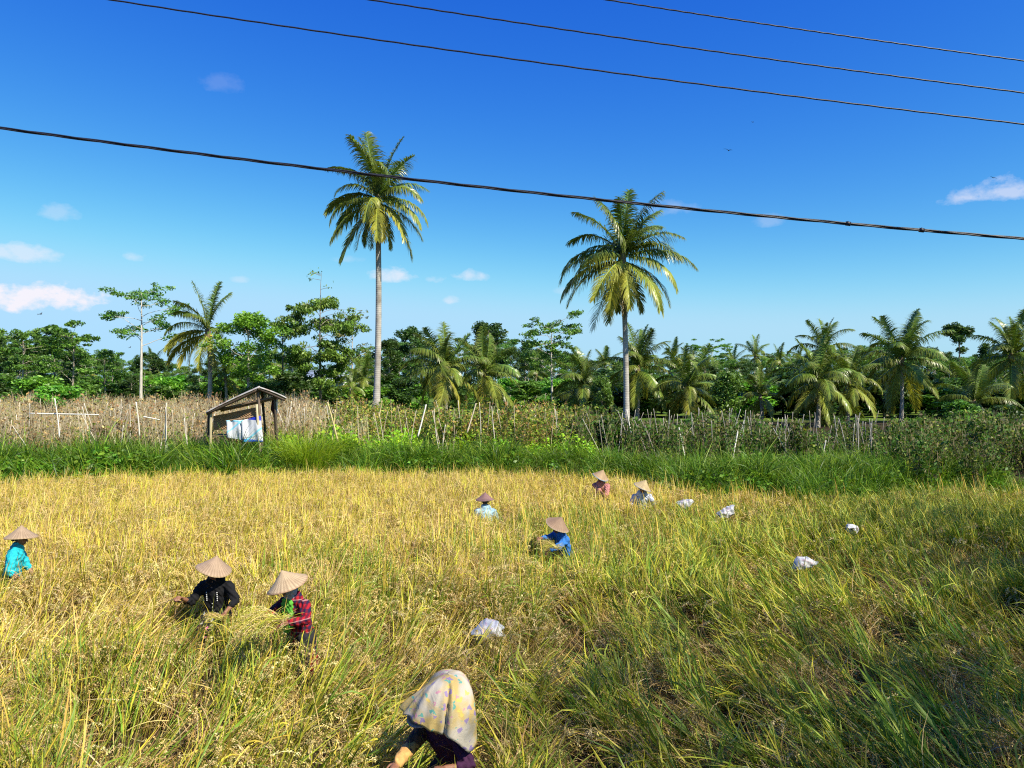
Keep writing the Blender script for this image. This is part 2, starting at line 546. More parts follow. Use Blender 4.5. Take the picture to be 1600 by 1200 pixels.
def build_grass():
    rng = np.random.default_rng(8)
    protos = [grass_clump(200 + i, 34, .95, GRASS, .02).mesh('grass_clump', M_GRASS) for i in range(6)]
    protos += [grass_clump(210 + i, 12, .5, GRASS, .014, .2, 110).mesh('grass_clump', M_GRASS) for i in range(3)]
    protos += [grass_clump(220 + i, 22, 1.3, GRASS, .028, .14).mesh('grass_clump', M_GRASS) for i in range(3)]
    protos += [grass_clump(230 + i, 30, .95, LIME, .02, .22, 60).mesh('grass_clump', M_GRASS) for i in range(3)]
    step = .23
    X, Y = np.meshgrid(np.arange(-25, 25, step), np.arange(19.5, 34, step))
    x = X.ravel() + rng.uniform(-.1, .1, X.size); y = Y.ravel() + rng.uniform(-.1, .1, X.size)
    s = y - edge(x, y); u = x / y
    wid = np.interp(u, [-.8, -.1, .05, .18, .3, .45, .52, .56, .8], [3.6, 3.4, 3.4, 3.3, 5.6, 5.6, 4.2, 2.0, 2.0])
    nz = frac_noise(x, y, 1.3, 21)
    keep = (s > -.25 + .5 * (nz - .5)) & (s < wid + 1.2 * (nz - .5)) & (np.abs(u) < .83)
    keep |= (s > wid) & (s < wid + 4) & (u < .12) & (np.abs(u) < .83) & (rng.random(len(x)) < .5 * (frac_noise(x, y, 1.7, 23) - .2))
    x, y, s, u, nz = x[keep], y[keep], s[keep], u[keep], nz[keep]
    n = len(x)
    t = rng.random(n)
    idx = rng.integers(0, 6, n)
    weed = (t < np.where(u < -.5, .45, .12)) & (s < 2.2) | (s > 4.4) & (t < .55)
    idx[weed] = rng.integers(6, 9, weed.sum())
    tall = t > np.where(u < -.25, .66, .88)
    idx[tall] = rng.integers(9, 12, tall.sum())
    lime = (s > wid[keep] - .3) & (u > -.31) & (u < .11) & (t < .6)
    idx[lime] = rng.integers(12, 15, lime.sum())
    sc = rng.uniform(.6, 1.1, n) * (.55 + .85 * nz) * (1.08 - .15 * sstep(-.3, .2, u))
    sc *= np.where(s < .5, .75, 1)
    hx, hy = HUT_XY
    sc *= 1 - .1 * np.exp(-((x - hx) ** 2 / 3.0 + (y - hy) ** 2 / 2.0))
    lean = rng.gamma(2, .13, n) + .3 * (s < 1.6)
    rot = lean_euler(rng.uniform(0, 2 * PI, n), lean, rng.normal(-PI / 2, .8, n))
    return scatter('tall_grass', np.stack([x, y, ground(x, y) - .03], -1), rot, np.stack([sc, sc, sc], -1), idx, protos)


def bean_clump(seed, h, pal, n, stems, spal, w=.3, leaf=.05):
    """a climbing bean plant: vines twisted up a leaning cane, leaves thin below"""
    rng = np.random.default_rng(seed)
    b = Buf()
    r = w * rng.random(stems) ** .7; a = rng.uniform(0, 2 * PI, stems)
    P0 = np.stack([r * np.cos(a), r * np.sin(a), np.zeros(stems)], -1)
    pos, _ = ribbons(b, P0, a + PI + rng.normal(0, .9, stems), rng.uniform(0, .22, stems), rng.uniform(-.2, .5, stems),
                     h * rng.uniform(.55, 1.02, stems), rng.uniform(.008, .022, stems), 5, pick(rng, spal, stems), None, 'stem', rng.uniform(0, 3, stems))
    i = rng.integers(0, stems, n); t = rng.beta(1.5, 1.1, n) * 5
    k = np.minimum(t.astype(int), 4); g = (t - k)[:, None]
    c = pos[i, k] * (1 - g) + pos[i, k + 1] * g + rng.normal(0, .075, (n, 3))
    c = c + rng.normal(0, .09, (n, 3)) * (leaf > .08)
    c[:, 2] = np.maximum(c[:, 2], .03)
    d = unit(rdir(rng, n, .7) + np.array([0, 0, -.5])); sd = unit(np.cross(d, rdir(rng, n)))
    s = leaf * rng.uniform(.5, 1.25, (n, 1))
    diamonds(b, c, d * s, sd * s * rng.uniform(.3, .7, (n, 1)), pick(rng, pal, n, .3))
    return b


DRYB = [(3, (.46, .31, .13)), (3, (.36, .22, .085)), (2, (.52, .40, .19)), (1.2, (.33, .33, .06)), (.8, (.16, .24, .03))]
MIDB = [(1.3, (.34, .23, .07)), (3, (.20, .28, .03)), (1.8, (.40, .40, .06)), (2.4, (.10, .20, .02)), (.8, (.44, .28, .09))]
DARKB = [(4, (.05, .11, .014)), (2.4, (.085, .16, .018)), (.6, (.11, .10, .035)), (.7, (.22, .26, .04)), (.5, (.24, .20, .10))]  # dark green leaves, also darkened in place of dimmer light on the right plot
CANE = [(3, (.55, .47, .32)), (2, (.44, .35, .2)), (1, (.64, .58, .45))]
CANED = [(2, (.28, .24, .14)), (1.5, (.16, .14, .08)), (1.5, (.42, .37, .26))]


def build_beans():
    rng = np.random.default_rng(11)
    out = []
    sets = [('dry_bean_plants', DRYB, CANE, 36, 80, 1.95), ('ripening_bean_plants', MIDB, CANED + CANE[:1], 16, 300, 1.9), ('green_bean_plants', DARKB, CANED + CANE[1:2], 19, 230, 1.75)]
    step = .52
    X, Y = np.meshgrid(np.arange(-46, 46, step), np.arange(22, 60, .8))
    x0 = X.ravel() + rng.uniform(-.25, .25, X.size); y0 = Y.ravel() + rng.uniform(-.22, .22, X.size)
    u = x0 / y0; s = y0 - edge(x0, y0)
    near = np.interp(u, [-.8, -.42, -.35, -.25, .05, .12, .2, .32, .45, .52, .56, .8], [4.6, 4.4, 6.5, 5.0, 3.6, 4.3, 3.8, 6.0, 5.9, 4.2, 1.2, .8])
    far = np.interp(u, [-.8, -.3, -.24, .1, .2, .35, .8], [57, 57, 44, 42, 40, 36, 31])
    ok = (s > near) & (y0 < far) & (np.abs(u) < .84)
    ok &= ~((np.abs(x0 - HUT_XY[0] - .1) < 2.2) & (np.abs(y0 - HUT_XY[1] - .9) < 2.0))
    tz = u + .06 * (frac_noise(x0, y0, 2.5, 31) - .5) * 2
    cls = np.where(tz < -.235, 0, np.where(tz < .085, 1, 2))
    gap = frac_noise(x0, y0, 2.2, 33)
    for ci, (nm, pal, spal, stems, nl, h) in enumerate(sets):
        protos = [bean_clump(300 + 10 * ci + i, h, pal, nl, stems, spal, .32, (.075, .08, .08)[ci]).mesh('bean_clump', M_BEAN) for i in range(6)]
        mk = ok & (cls == ci) & (gap > (.2, .3, .14)[ci])
        x, y = x0[mk], y0[mk]
        n = len(x)
        sc = rng.uniform(.68, 1.15, n) * (.62 + .66 * gap[mk])
        if ci == 2: sc *= np.interp(x / y, [.1, .3, .5, .7], [.9, .95, .85, 1.0])
        rot = lean_euler(rng.uniform(0, 2 * PI, n), rng.gamma(2, .04, n), rng.uniform(0, 2 * PI, n))
        out.append(scatter(nm, np.stack([x, y, ground(x, y) - .04], -1), rot, np.stack([sc, sc, sc], -1), rng.integers(0, 6, n), protos))
    return out


# ------------------------------------------------------------------ palms
def frond_buf(seed, L, el, bend, yellow=0.0, ragged=.1, leafl=.25, droop=1.0):
    """one coconut leaf: arching rib with two rows of hanging leaflets, rising at el, bending down by bend"""
    rng = np.random.default_rng(seed)
    b = Buf()
    n = 14
    t = np.linspace(0, 1, n + 1)
    ph = el - bend * t ** 1.35
    sway = rng.normal(0, .12) * t ** 2
    d = np.stack([np.cos(ph) * np.cos(sway), np.cos(ph) * np.sin(sway), np.sin(ph)], -1)
    pts = np.concatenate([[[0, 0, 0]], np.cumsum((d[1:] + d[:-1]) / 2 * L / n, 0)])
    g0, y0 = np.array([.085, .175, .022]), np.array([.50, .46, .07])
    ribc = g0 * (1 - yellow) * 1.6 + y0 * (.25 + yellow)
    tube(b, pts, np.interp(t, [0, .1, 1], [.055, .035, .006]) * L / 4.5, 5, np.clip(ribc, 0, .8))
    m = 104
    tt = np.linspace(.1, .995, m)
    for sg in (-1, 1):
        k = np.minimum((tt * n).astype(int), n - 1); g = (tt * n - k)[:, None]
        p = pts[k] * (1 - g) + pts[k + 1] * g
        T = unit(pts[k + 1] - pts[k]); B = unit(np.cross(T, np.array([0, 0, 1.]) + 1e-3)); Nn = np.cross(B, T)
        fa = np.interp(tt, [0, .5, 1], [.15, .55, 1.25]) + rng.normal(0, .1, m)
        lift = .28 + rng.normal(0, .12, m)
        d0 = unit(T * fa[:, None] + sg * B + Nn * lift[:, None])
        ln = L * leafl * np.interp(tt, [.1, .3, .6, .9, 1], [.55, 1, 1.0, .6, .3]) * rng.uniform(.8, 1.1, m)
        ln *= np.where(rng.random(m) < ragged, rng.uniform(.15, .6, m), 1)
        kk = 4
        q = [p]
        dr = droop * rng.uniform(.6, 1.4, m)
        for i in range(kk):
            di = unit(d0 + np.array([0, 0, -1.]) * (dr * ((i + .4) / kk) ** 1.1)[:, None])
            q.append(q[-1] + di * (ln / kk)[:, None])
        pos = np.stack(q, 1)
        side = unit(T - d0 * (T * d0).sum(-1, keepdims=True))
        side = unit(side + Nn * .5 * sg)
        w = .066 * L / 4.5 * np.array([.5, 1, .9, .6, .08])[None] * np.ones((m, 1))
        mixy = np.clip(yellow + rng.normal(0, .12, m) + .25 * yellow * tt, 0, 1)[:, None]
        c = (g0 * rng.uniform(.6, 1.5, (m, 1))) * (1 - mixy) + y0 * rng.uniform(.75, 1.2, (m, 1)) * mixy
        tip = c * (1 - .3) + np.array([.34, .27, .07]) * .3 * (1 + yellow)
        strips(b, pos, np.repeat(side[:, None], kk + 1, 1), w, np.clip(c, 0, .8), np.clip(tip, 0, .8))
    return b


FRONDS = {}
ELS = [86, 72, 58, 44, 30, 15, 0, -18, -38, -60]


def init_fronds():
    for i, e in enumerate(ELS):
        for v in range(3):
            bend = {86: .4, 72: .95, 58: 1.4, 44: 1.75, 30: 1.75, 15: 1.55, 0: 1.3, -18: 1.05, -38: .8, -60: .5}[e] * (.8 + .2 * v)
            yel = np.interp(e, [-60, -20, 20, 60], [.42, .36, .17, .02]) * (.4, 1.0, 1.45)[v]
            FRONDS[e, v] = frond_buf(400 + i * 7 + v, 4.5, R(e), bend, float(np.clip(yel, 0, .9)), .12 + .12 * v, .26, np.interp(e, [-60, 0, 86], [1.3, 3.2, 1.3])).mesh('frond', M_FROND)
    b = frond_buf(499, 4.0, R(-76), .15, .5, .3, .14, 1.2)
    FRONDS['dead'] = b.mesh('dry_frond', M_FROND)
    at = FRONDS['dead'].color_attributes['Col']
    a = np.empty(len(at.data) * 4, np.float32); at.data.foreach_get('color', a); a = a.reshape(-1, 4)
    a[:, :3] = a[:, :3] * .3 + np.array([.22, .15, .085]); at.data.foreach_set('color', a.ravel())


def coconuts(seed, n, r):
    rng = np.random.default_rng(seed)
    b = Buf()
    for i in range(n):
        a = rng.uniform(0, 2 * PI); c = np.array([.28 * math.cos(a), .28 * math.sin(a), -.15 - rng.uniform(0, .35)])
        th = np.linspace(.05, PI - .05, 7)
        col = np.array([.30, .33, .05]) if rng.random() < .5 else np.array([.5, .38, .06])
        tube(b, np.stack([0 * th + c[0], 0 * th + c[1], c[2] + r * 1.2 * np.cos(th)], -1), r * np.sin(th), 8, col)
        tube(b, [np.zeros(3), c + np.array([0, 0, r])], .015, 4, (.35, .28, .1), False)
    # the fibrous heart that the leaves spring from
    th = np.linspace(-.55, .55, 8)
    tube(b, np.stack([0 * th, 0 * th, th], -1), [.2, .24, .25, .25, .24, .2, .15, .08], 9, (.21, .15, .08))
    return b


def palm(crown, base, size, label, spec=None, seed=0, nf=18, group=None, rtrunk=.16, nuts=5, yellow=0, dead=0, name='coconut_palm', bow=.3, low=-60):
    rng = np.random.default_rng(900 + seed)
    crown, base = np.asarray(crown, float), np.asarray(base, float)
    e = empty(name, base, label, 'palm', group)
    rel = crown - base
    t = np.linspace(0, 1, 11)
    pts = rel[None] * t[:, None]
    pts[:, 0] += bow * np.sin(t * PI) * rng.choice([-1, 1]) * .5
    pts[0, 2] -= .3
    rad = rtrunk * np.interp(t, [0, .05, .2, .9, 1], [1.75, 1.35, 1.05, .85, .95])
    bt = Buf(); tube(bt, pts, rad, 10)
    mobj('trunk', bt.mesh('trunk', M_PALMBARK, True), e)
    hb = coconuts(seed, nuts, .11)
    h = mobj('coconut_cluster', hb.mesh('coconut_cluster', M_PALMHEART, True), e, rel); h.scale = (size / 4.5,) * 3
    if spec is None:
        spec = []
        for i in range(nf):
            el = 86 - (86 - low) * (max(i + rng.uniform(-.4, .4), 0) / (nf - 1)) ** 1.4
            spec.append((el, (i * 137.5 + rng.uniform(-18, 18) + seed * 40) % 360, rng.uniform(.85, 1.08)))
    for s in spec:
        el, yaw, sc = s[:3]
        key = min(ELS, key=lambda q: abs(q - el))
        v = s[3] if len(s) > 3 else int(np.clip(rng.integers(0, 3) + yellow, 0, 2))
        o = mobj('frond', FRONDS[key, v], e, rel + np.array([0, 0, .1 if el > 0 else -.1]))
        o.rotation_euler = (rng.normal(0, .2), -R(el - key) + rng.normal(0, .05), R(yaw + rng.normal(0, 5))); k = size / 4.5 * sc
        o.scale = (k, k, k)
    for i in range(dead):
        o = mobj('dry_frond', FRONDS['dead'], e, rel + np.array([0, 0, -.3]))
        o.rotation_euler = (0, rng.uniform(0, .15), R(rng.uniform(0, 360))); k = size / 4.5 * rng.uniform(.55, .85); o.scale = (k, k, k)
    return e


# ------------------------------------------------------------------ broadleaf trees
G_BRIGHT = [(3, (0.1428, 0.3528, 0.0302)), (2, (0.2352, 0.4872, 0.042)), (2, (0.084, 0.2352, 0.0235))]
G_MID = [(3, (0.1062, 0.2301, 0.0319)), (2, (0.177, 0.3363, 0.0442)), (2, (0.0619, 0.1505, 0.0212))]
G_DARK = [(3, (0.0338, 0.0783, 0.0149)), (2, (0.0607, 0.1215, 0.0203)), (1, (0.0945, 0.162, 0.027))]
G_OLIVE = [(3, (.14, .27, .035)), (2, (.22, .34, .05)), (2, (.07, .15, .025))]
G_PALE = [(3, (.22, .24, .07)), (2, (.30, .26, .09)), (2, (.12, .16, .03))]


def tree_meshes(seed, H, r, limbs=14, start=.4, llen=2.2, el=(20, 45), prof='round', cl=.45, flat=.6, nl=55, leaf=.13, pal=G_MID, bark=(.3, .27, .23),
                droop=0.0, sub=4, wob=.15, hang=.25, spire=0, forks=None):
    """trunk with its limbs, and the leaves of the crown as sprays round the twigs"""
    rng = np.random.default_rng(seed)
    tb, cb = Buf(), Buf()
    t = np.linspace(0, 1, 9)
    bend = rng.normal(0, wob, 2)
    tp = np.stack([bend[0] * np.sin(t * 3) * t, bend[1] * np.sin(t * 2.6) * t, H * t], -1); tp[0, 2] -= .3
    tube(tb, tp, r * np.interp(t, [0, .08, 1], [1.35, 1, .22]), 7, bark)
    tips = []
    for i in range(limbs):
        f = start + (1 - start) * ((i + rng.uniform(.1, .9)) / limbs) if forks is None else forks[i % len(forks)][0] + rng.normal(0, .012)
        q = (f - start) / (1 - start)
        shape = {'round': math.sin(PI * (.12 + .8 * q)), 'flat': .45 + .75 * q, 'cone': 1.05 - .9 * q, 'even': 1.0, 'weep': (.45 + .6 * q) * (1 - .5 * max(q - .85, 0) / .15)}[prof]
        ln = llen * shape * rng.uniform(.75, 1.15)
        az = i * 2.39996 + rng.normal(0, .3)
        e0 = R(rng.uniform(*el)) if prof != 'flat' else R(rng.uniform(*el)) * (1.1 - .5 * q)
        p = np.array([np.interp(f, t, tp[:, j]) for j in range(3)])
        k = 5
        pl = [p]
        for j in range(k):
            e = e0 - droop * ((j + 1) / k) ** 1.5 + rng.normal(0, .12)
            a = az + rng.normal(0, .15)
            pl.append(pl[-1] + ln / k * np.array([math.cos(e) * math.cos(a), math.cos(e) * math.sin(a), math.sin(e)]))
        pl = np.array(pl)
        rr = max(r * .38 * (1 - .6 * f), .012)
        tube(tb, pl, np.linspace(rr, rr * .2, k + 1), 5, bark, False)
        tips.append((pl[-1], 1.0))
        for j in range(sub):
            g = rng.uniform(.4, .95); jj = min(int(g * k), k - 1); b0 = pl[jj] + (pl[jj + 1] - pl[jj]) * (g * k - jj)
            a = az + rng.choice([-1, 1]) * rng.uniform(.5, 1.3); e = e0 * .6 - droop * .6 + rng.normal(0, .25)
            l2 = ln * rng.uniform(.22, .45)
            b1 = b0 + l2 * np.array([math.cos(e) * math.cos(a), math.cos(e) * math.sin(a), math.sin(e)])
            tube(tb, [b0, (b0 + b1) / 2 + rng.normal(0, .03, 3), b1], [rr * .35, rr * .25, rr * .12], 4, bark, False)
            tips.append((b1, rng.uniform(.6, 1.0)))
    tips.append((tp[-1], .9))
    for c, s in tips:
        n = int(nl * s * rng.uniform(.6, 1.3))
        base = pick(rng, pal, 1, .25)[0]
        d = rdir(rng, n) * (rng.random((n, 1)) ** .45) * cl * s * np.array([1, 1, flat])
        pos = c + d
        a = unit(rdir(rng, n, .6) + np.array([0, 0, -hang])); sd = unit(np.cross(a, unit(rdir(rng, n) + np.array([0, 0, .6]))))
        z = leaf * rng.uniform(.6, 1.3, (n, 1))
        col = base * .55 + pick(rng, pal, n, .2) * .45
        diamonds(cb, pos, a * z, sd * z * .42, col)
    if spire:
        top = tp[-1]
        tube(tb, [top, top + [0, .05, spire * .6], top + [.1, .05, spire]], [r * .22, r * .16, r * .08], 5, bark, False)
        for j in range(5):
            z = spire * rng.uniform(.25, 1.0); a = rng.uniform(0, 2 * PI); b0 = top + [0, .05, z]
            b1 = b0 + [math.cos(a) * .9, math.sin(a) * .9, .15]
            tube(tb, [b0, b1], [.02, .01], 4, bark, False)
            n = 9; pos = b1 + rng.normal(0, .16, (n, 3)); d = rdir(rng, n, .5)
            diamonds(cb, pos, d * leaf, unit(np.cross(d, rdir(rng, n))) * leaf * .4, pick(rng, pal, n))
    return tb.mesh('trunk', M_BARK, True), cb.mesh('crown', M_LEAF)


def plant_tree(name, meshes, loc, label, cat='tree', group=None, sc=1.0, rz=0.0, sx=None):
    e = empty(name, loc, label, cat, group, rz)
    e.scale = (sx or sc, sx or sc, sc)
    mobj('trunk', meshes[0], e); mobj('crown', meshes[1], e)
    return e


# ------------------------------------------------------------------ people
M_PALMHEART = attr_material('palm_heart', .7, .3, 25, .3, .2)
M_PLAIN = attr_material('plain_surface', .6, .3, 30, .15, .1)


def solid(name, buf, voxel, mat, smooth=2, fac=.5, noise=None):
    """fuse the overlapping pieces of buf into one continuous surface"""
    me = buf.mesh(name, None)
    o = bpy.data.objects.new(name, me); link(o)
    r = o.modifiers.new('r', 'REMESH'); r.mode = 'VOXEL'; r.voxel_size = voxel; r.use_smooth_shade = True
    s = o.modifiers.new('s', 'SMOOTH'); s.factor = fac; s.iterations = smooth
    dg = bpy.context.evaluated_depsgraph_get()
    m = bpy.data.meshes.new_from_object(o.evaluated_get(dg))
    bpy.data.objects.remove(o); bpy.data.meshes.remove(me)
    m.name = name
    if noise:
        n = len(m.vertices); v = np.empty(n * 3, np.float32); m.vertices.foreach_get('co', v); v = v.reshape(-1, 3)
        nn = np.empty(n * 3, np.float32); m.vertices.foreach_get('normal', nn); nn = nn.reshape(-1, 3)
        amp, fr = noise
        w = np.sin(v[:, 0] * fr + 3 * np.sin(v[:, 2] * fr * .45)) * np.sin(v[:, 2] * fr * .8 + 2 * np.sin(v[:, 1] * fr * .5)) + .5 * np.sin((v[:, 0] + v[:, 1] - v[:, 2]) * fr * 1.9)
        v = v + nn * (amp * w)[:, None]
        m.vertices.foreach_set('co', v.astype(np.float32).ravel()); m.update()
    m.polygons.foreach_set('use_smooth', np.ones(len(m.polygons), bool))
    m.materials.clear(); m.materials.append(mat)
    return m


def blob(buf, pts, rad, ell=None, sides=14):
    """a tapered limb with round ends; ell = (direction, ratio) flattens it along a direction"""
    pts = np.asarray(pts, float); rad = np.broadcast_to(np.asarray(rad, float), (len(pts),))
    d0 = unit(pts[1] - pts[0]); d1 = unit(pts[-1] - pts[-2])
    a = np.array([80, 55, 30]) * PI / 180
    q0 = [pts[0] - d0 * rad[0] * math.sin(x) for x in a]; r0 = [rad[0] * math.cos(x) for x in a]
    q1 = [pts[-1] + d1 * rad[-1] * math.sin(x) for x in a[::-1]]; r1 = [rad[-1] * math.cos(x) for x in a[::-1]]
    P_ = np.array([*q0, *pts, *q1]); r_ = np.array([*r0, *rad, *r1])
    b = Buf(); tube(b, P_, r_, sides)
    v = b.V[0]
    if ell is not None:
        dv, ra = np.asarray(ell[0], float), ell[1]
        ax = np.repeat(np.concatenate([P_[:1], P_, P_[-1:]]), sides, 0)
        o = v - ax
        v = ax + o - (1 - ra) * (o @ dv)[:, None] * dv
    buf.add(v, b.F[0], b.C[0])


def ellipsoid(buf, c, rx, ry, rz, M=np.eye(3), sides=16):
    th = np.linspace(-PI / 2 + .08, PI / 2 - .08, 11)
    b = Buf(); tube(b, np.stack([0 * th, 0 * th, np.sin(th)], -1), np.cos(th), sides)
    buf.add((b.V[0] * [rx, ry, rz]) @ np.asarray(M).T + np.asarray(c), b.F[0], b.C[0])


def ik(a, c, l1, l2, pole):
    a, c = np.asarray(a, float), np.asarray(c, float)
    d = c - a; L = np.linalg.norm(d); m = min(L, (l1 + l2) * .995)
    u = d / L; c = a + u * m
    x = (l1 * l1 - l2 * l2 + m * m) / (2 * m); h = math.sqrt(max(l1 * l1 - x * x, 0))
    p = np.asarray(pole, float); p = p - u * np.dot(p, u); p /= np.linalg.norm(p)
    return a + u * x + p * h, c


def hand(buf, w, d, nrm, sgn, curl=.5, k=1.0):
    """palm, four fingers of different length with knuckle bends, thumb from the side of the palm"""
    d = unit(np.asarray(d, float)); nrm = np.asarray(nrm, float); nrm = unit(nrm - d * np.dot(nrm, d)); c = np.cross(d, nrm) * sgn
    blob(buf, [w, w + d * .03 * k, w + d * .075 * k], [.026 * k, .036 * k, .036 * k], (nrm, .48))
    for i, (o, ln) in enumerate(zip((.029, .010, -.009, -.027), (.066, .076, .071, .055))):
        p = w + d * (.086 - .004 * abs(i - 1)) * k + c * o * k; dd = d; pl = [p - d * .02]
        for j, f in enumerate((.42, .33, .25)):
            an = curl * (.5 + .5 * j) + .06 * i
            dd = unit(d * math.cos(an) + nrm * math.sin(an)); pl.append(pl[-1] + dd * (ln * f * k + (.02 if j == 0 else 0)))
        blob(buf, pl, np.array([.0095, .0095, .0088, .0075]) * k, None, 8)
    p = w + d * .022 * k + c * .030 * k
    t1 = unit(d * .7 + c * .75 + nrm * .25); t2 = unit(d * .9 + c * .3 + nrm * .4)
    blob(buf, [p - c * .01, p + t1 * .035 * k, p + t1 * .035 * k + t2 * .034 * k], np.array([.0135, .011, .009]) * k, None, 8)


def make_hat(dia, ht, seed, col, rim=(.45, .33, .2)):
    rng = np.random.default_rng(seed)
    b = Buf(); n = 64
    t = np.array([.0, .03, .08, .2, .35, .5, .65, .8, .92, 1.0])
    r = dia / 2 * t; z = ht * (1 - t) ** 1.12
    a = np.arange(n) / n * 2 * PI
    wob = 1 + .012 * np.sin(a * 3 + seed) + .01 * np.sin(a * 5)
    out = []
    for i, (ri, zi) in enumerate(zip(r, z)):
        k = ri * wob * (1 + .006 * (np.arange(n) % 2))
        zz = zi + .012 * t[i] * np.sin(2 * a + seed) + .003 * (np.arange(n) % 2) * t[i]
        out.append(np.stack([k * np.cos(a), k * np.sin(a), zz], -1))
    for i in range(len(t) - 1, -1, -1):                      # the underside
        o = out[i].copy(); o[:, 2] -= .008; out.append(o)
    v = np.concatenate(out); M = len(out)
    i = np.arange(M - 1)[:, None] * n; j = np.arange(n)[None]; jn = (j + 1) % n
    f = np.stack([i + j, i + n + j, i + n + jn, i + jn], -1).reshape(-1, 4)
    c = np.tile(np.asarray(col, float), (len(v), 1))
    c *= np.tile(rng.uniform(.86, 1.12, n)[:, None], (M, 1)).reshape(-1, 1)
    c *= np.repeat(1 - .06 * (np.arange(M) % 2), n)[:, None]
    c[(len(t) - 1) * n:(len(t) + 1) * n] = rim
    b.add(v, f, c)
    th = np.arange(25) / 24 * 2 * PI
    tube(b, np.stack([dia / 2 * 1.005 * np.cos(th), dia / 2 * 1.005 * np.sin(th), .012 * np.sin(2 * th + seed) - .004], -1), .006, 6, rim, False)
    return b


def hat_material():
    k = N('plaited_palm_hat')
    a = k.n('ShaderNodeVertexColor', None, layer_name='Col').outputs[0]
    v = k.obj(); s = k.n('ShaderNodeSeparateXYZ', {0: v})
    ang = k.math('ARCTAN2', s.outputs[1], s.outputs[0])
    rad = k.n('ShaderNodeVectorMath', {0: k.n('ShaderNodeCombineXYZ', {0: s.outputs[0], 1: s.outputs[1]}).outputs[0]}, operation='LENGTH').outputs['Value']
    w1 = k.math('SINE', k.math('MULTIPLY', ang, 46.0)); w2 = k.math('SINE', k.math('MULTIPLY', rad, 330.0))
    h = k.math('MULTIPLY_ADD', k.math('MULTIPLY', w1, w2), .5); h.node.inputs[2].default_value = .5
    n = k.noise(30, 4, v)
    st = k.math('MULTIPLY', k.math('ADD', k.math('SINE', k.math('MULTIPLY', ang, 32.0)), 1.0), .5)
    c = k.mix(k.math('MULTIPLY', st, .45), a, (.12, .07, .04))
    c = k.mix(k.math('MULTIPLY', h, .3), c, (.10, .06, .035))
    c = k.mix(k.ramp(k.noise(5, 4, v), [(.5, (0, 0, 0)), (.75, (.5, .5, .5))]), c, (.14, .09, .055))
    c = k.mix(k.math('MULTIPLY', n, .2), c, (.5, .38, .26))
    return k.surf(k.pbr(c, .65, .25, h, .35, .004))


M_HAT = hat_material()


def skin_material():
    k = N('brown_skin'); n = k.noise(40, 4, k.obj())
    c = k.ramp(n, [(.3, (.19, .085, .045)), (.7, (.28, .13, .075))])
    return k.surf(k.pbr(c, .5, .4, n, .1, .002))


M_SKIN = skin_material()
M_HAIR = simple('black_hair', (.012, .010, .009), .45, .4, 90, .4, .4)
M_EYE = simple('dark_eyes', (.02, .014, .01), .15, .5)
M_LIP = simple('lips', (.22, .07, .055), .5, .3)


def cloth(name, col, amt=.28, sc=17, rough=.85):
    k = N(name); v = k.obj(); n = k.noise(sc, 5, v); f = k.noise(9, 3, v, 1.5)
    c = k.ramp(n, [(.3, tuple(x * (1 - amt) for x in col)), (.7, tuple(min(.9, x * (1 + amt)) for x in col))])
    return k.surf(k.pbr(c, rough, .15, k.math('ADD', n, k.math('MULTIPLY', f, 1.5)), .45, .02))


def plaid():
    k = N('red_plaid_flannel'); s = k.n('ShaderNodeSeparateXYZ', {0: k.obj()})
    xy = k.math('ADD', s.outputs[0], k.math('MULTIPLY', s.outputs[1], .8))
    bx = k.math('GREATER_THAN', k.math('FRACT', k.math('MULTIPLY', xy, 15.0)), .5)
    bz = k.math('GREATER_THAN', k.math('FRACT', k.math('MULTIPLY', s.outputs[2], 15.0)), .5)
    sm = k.math('MULTIPLY', k.math('ADD', bx, bz), .5)
    c = k.ramp(sm, [(.0, (.33, .012, .022)), (.4, (.11, .010, .026)), (.9, (.018, .014, .045))], 'CONSTANT')
    ln = k.math('GREATER_THAN', k.math('FRACT', k.math('MULTIPLY', s.outputs[2], 7.5)), .93)
    c = k.mix(k.math('MULTIPLY', ln, .5), c, (.6, .3, .3))
    return k.surf(k.pbr(c, .85, .15, k.noise(12, 4, k.obj()), .5, .02))


def spotted(name, base, base2, spots, scale, thr):
    """cloth printed with loose flowers: round spots of several colours scattered over a mottled ground"""
    k = N(name); v = k.obj()
    vv = k.n('ShaderNodeVectorMath', {0: v, 1: k.n('ShaderNodeTexNoise', {'Vector': v, 'Scale': 14.0, 'Detail': 2.0}).outputs[1]}, operation='MULTIPLY_ADD')
    vv.inputs[2].default_value = (0, 0, 0)
    c = k.mix(k.ramp(k.noise(5, 2, v), [(.42, (0, 0, 0)), (.6, (1, 1, 1))]), base, base2)
    wv = k.n('ShaderNodeVectorMath', {0: v, 1: k.n('ShaderNodeVectorMath', {0: k.n('ShaderNodeTexNoise', {'Vector': v, 'Scale': 22.0, 'Detail': 3.0}).outputs[1], 1: (.085, .085, .085)}, operation='MULTIPLY').outputs[0]}, operation='ADD').outputs[0]
    for i, (col, sc) in enumerate(spots):
        mv = k.n('ShaderNodeMapping', {'Vector': wv, 'Location': (i * 1.7, i * .9, i * 2.3)}).outputs[0]
        vo = k.n('ShaderNodeTexVoronoi', {'Vector': mv, 'Scale': scale * sc})
        sel = k.math('GREATER_THAN', k.n('ShaderNodeSeparateColor', {0: vo.outputs['Color']}).outputs[0], .64)
        m = k.math('MULTIPLY', k.math('LESS_THAN', vo.outputs['Distance'], thr), sel)
        c = k.mix(k.math('MULTIPLY', m, .85), c, col)
    return k.surf(k.pbr(c, .8, .2, k.noise(10, 4, v, .8), .5, .015))


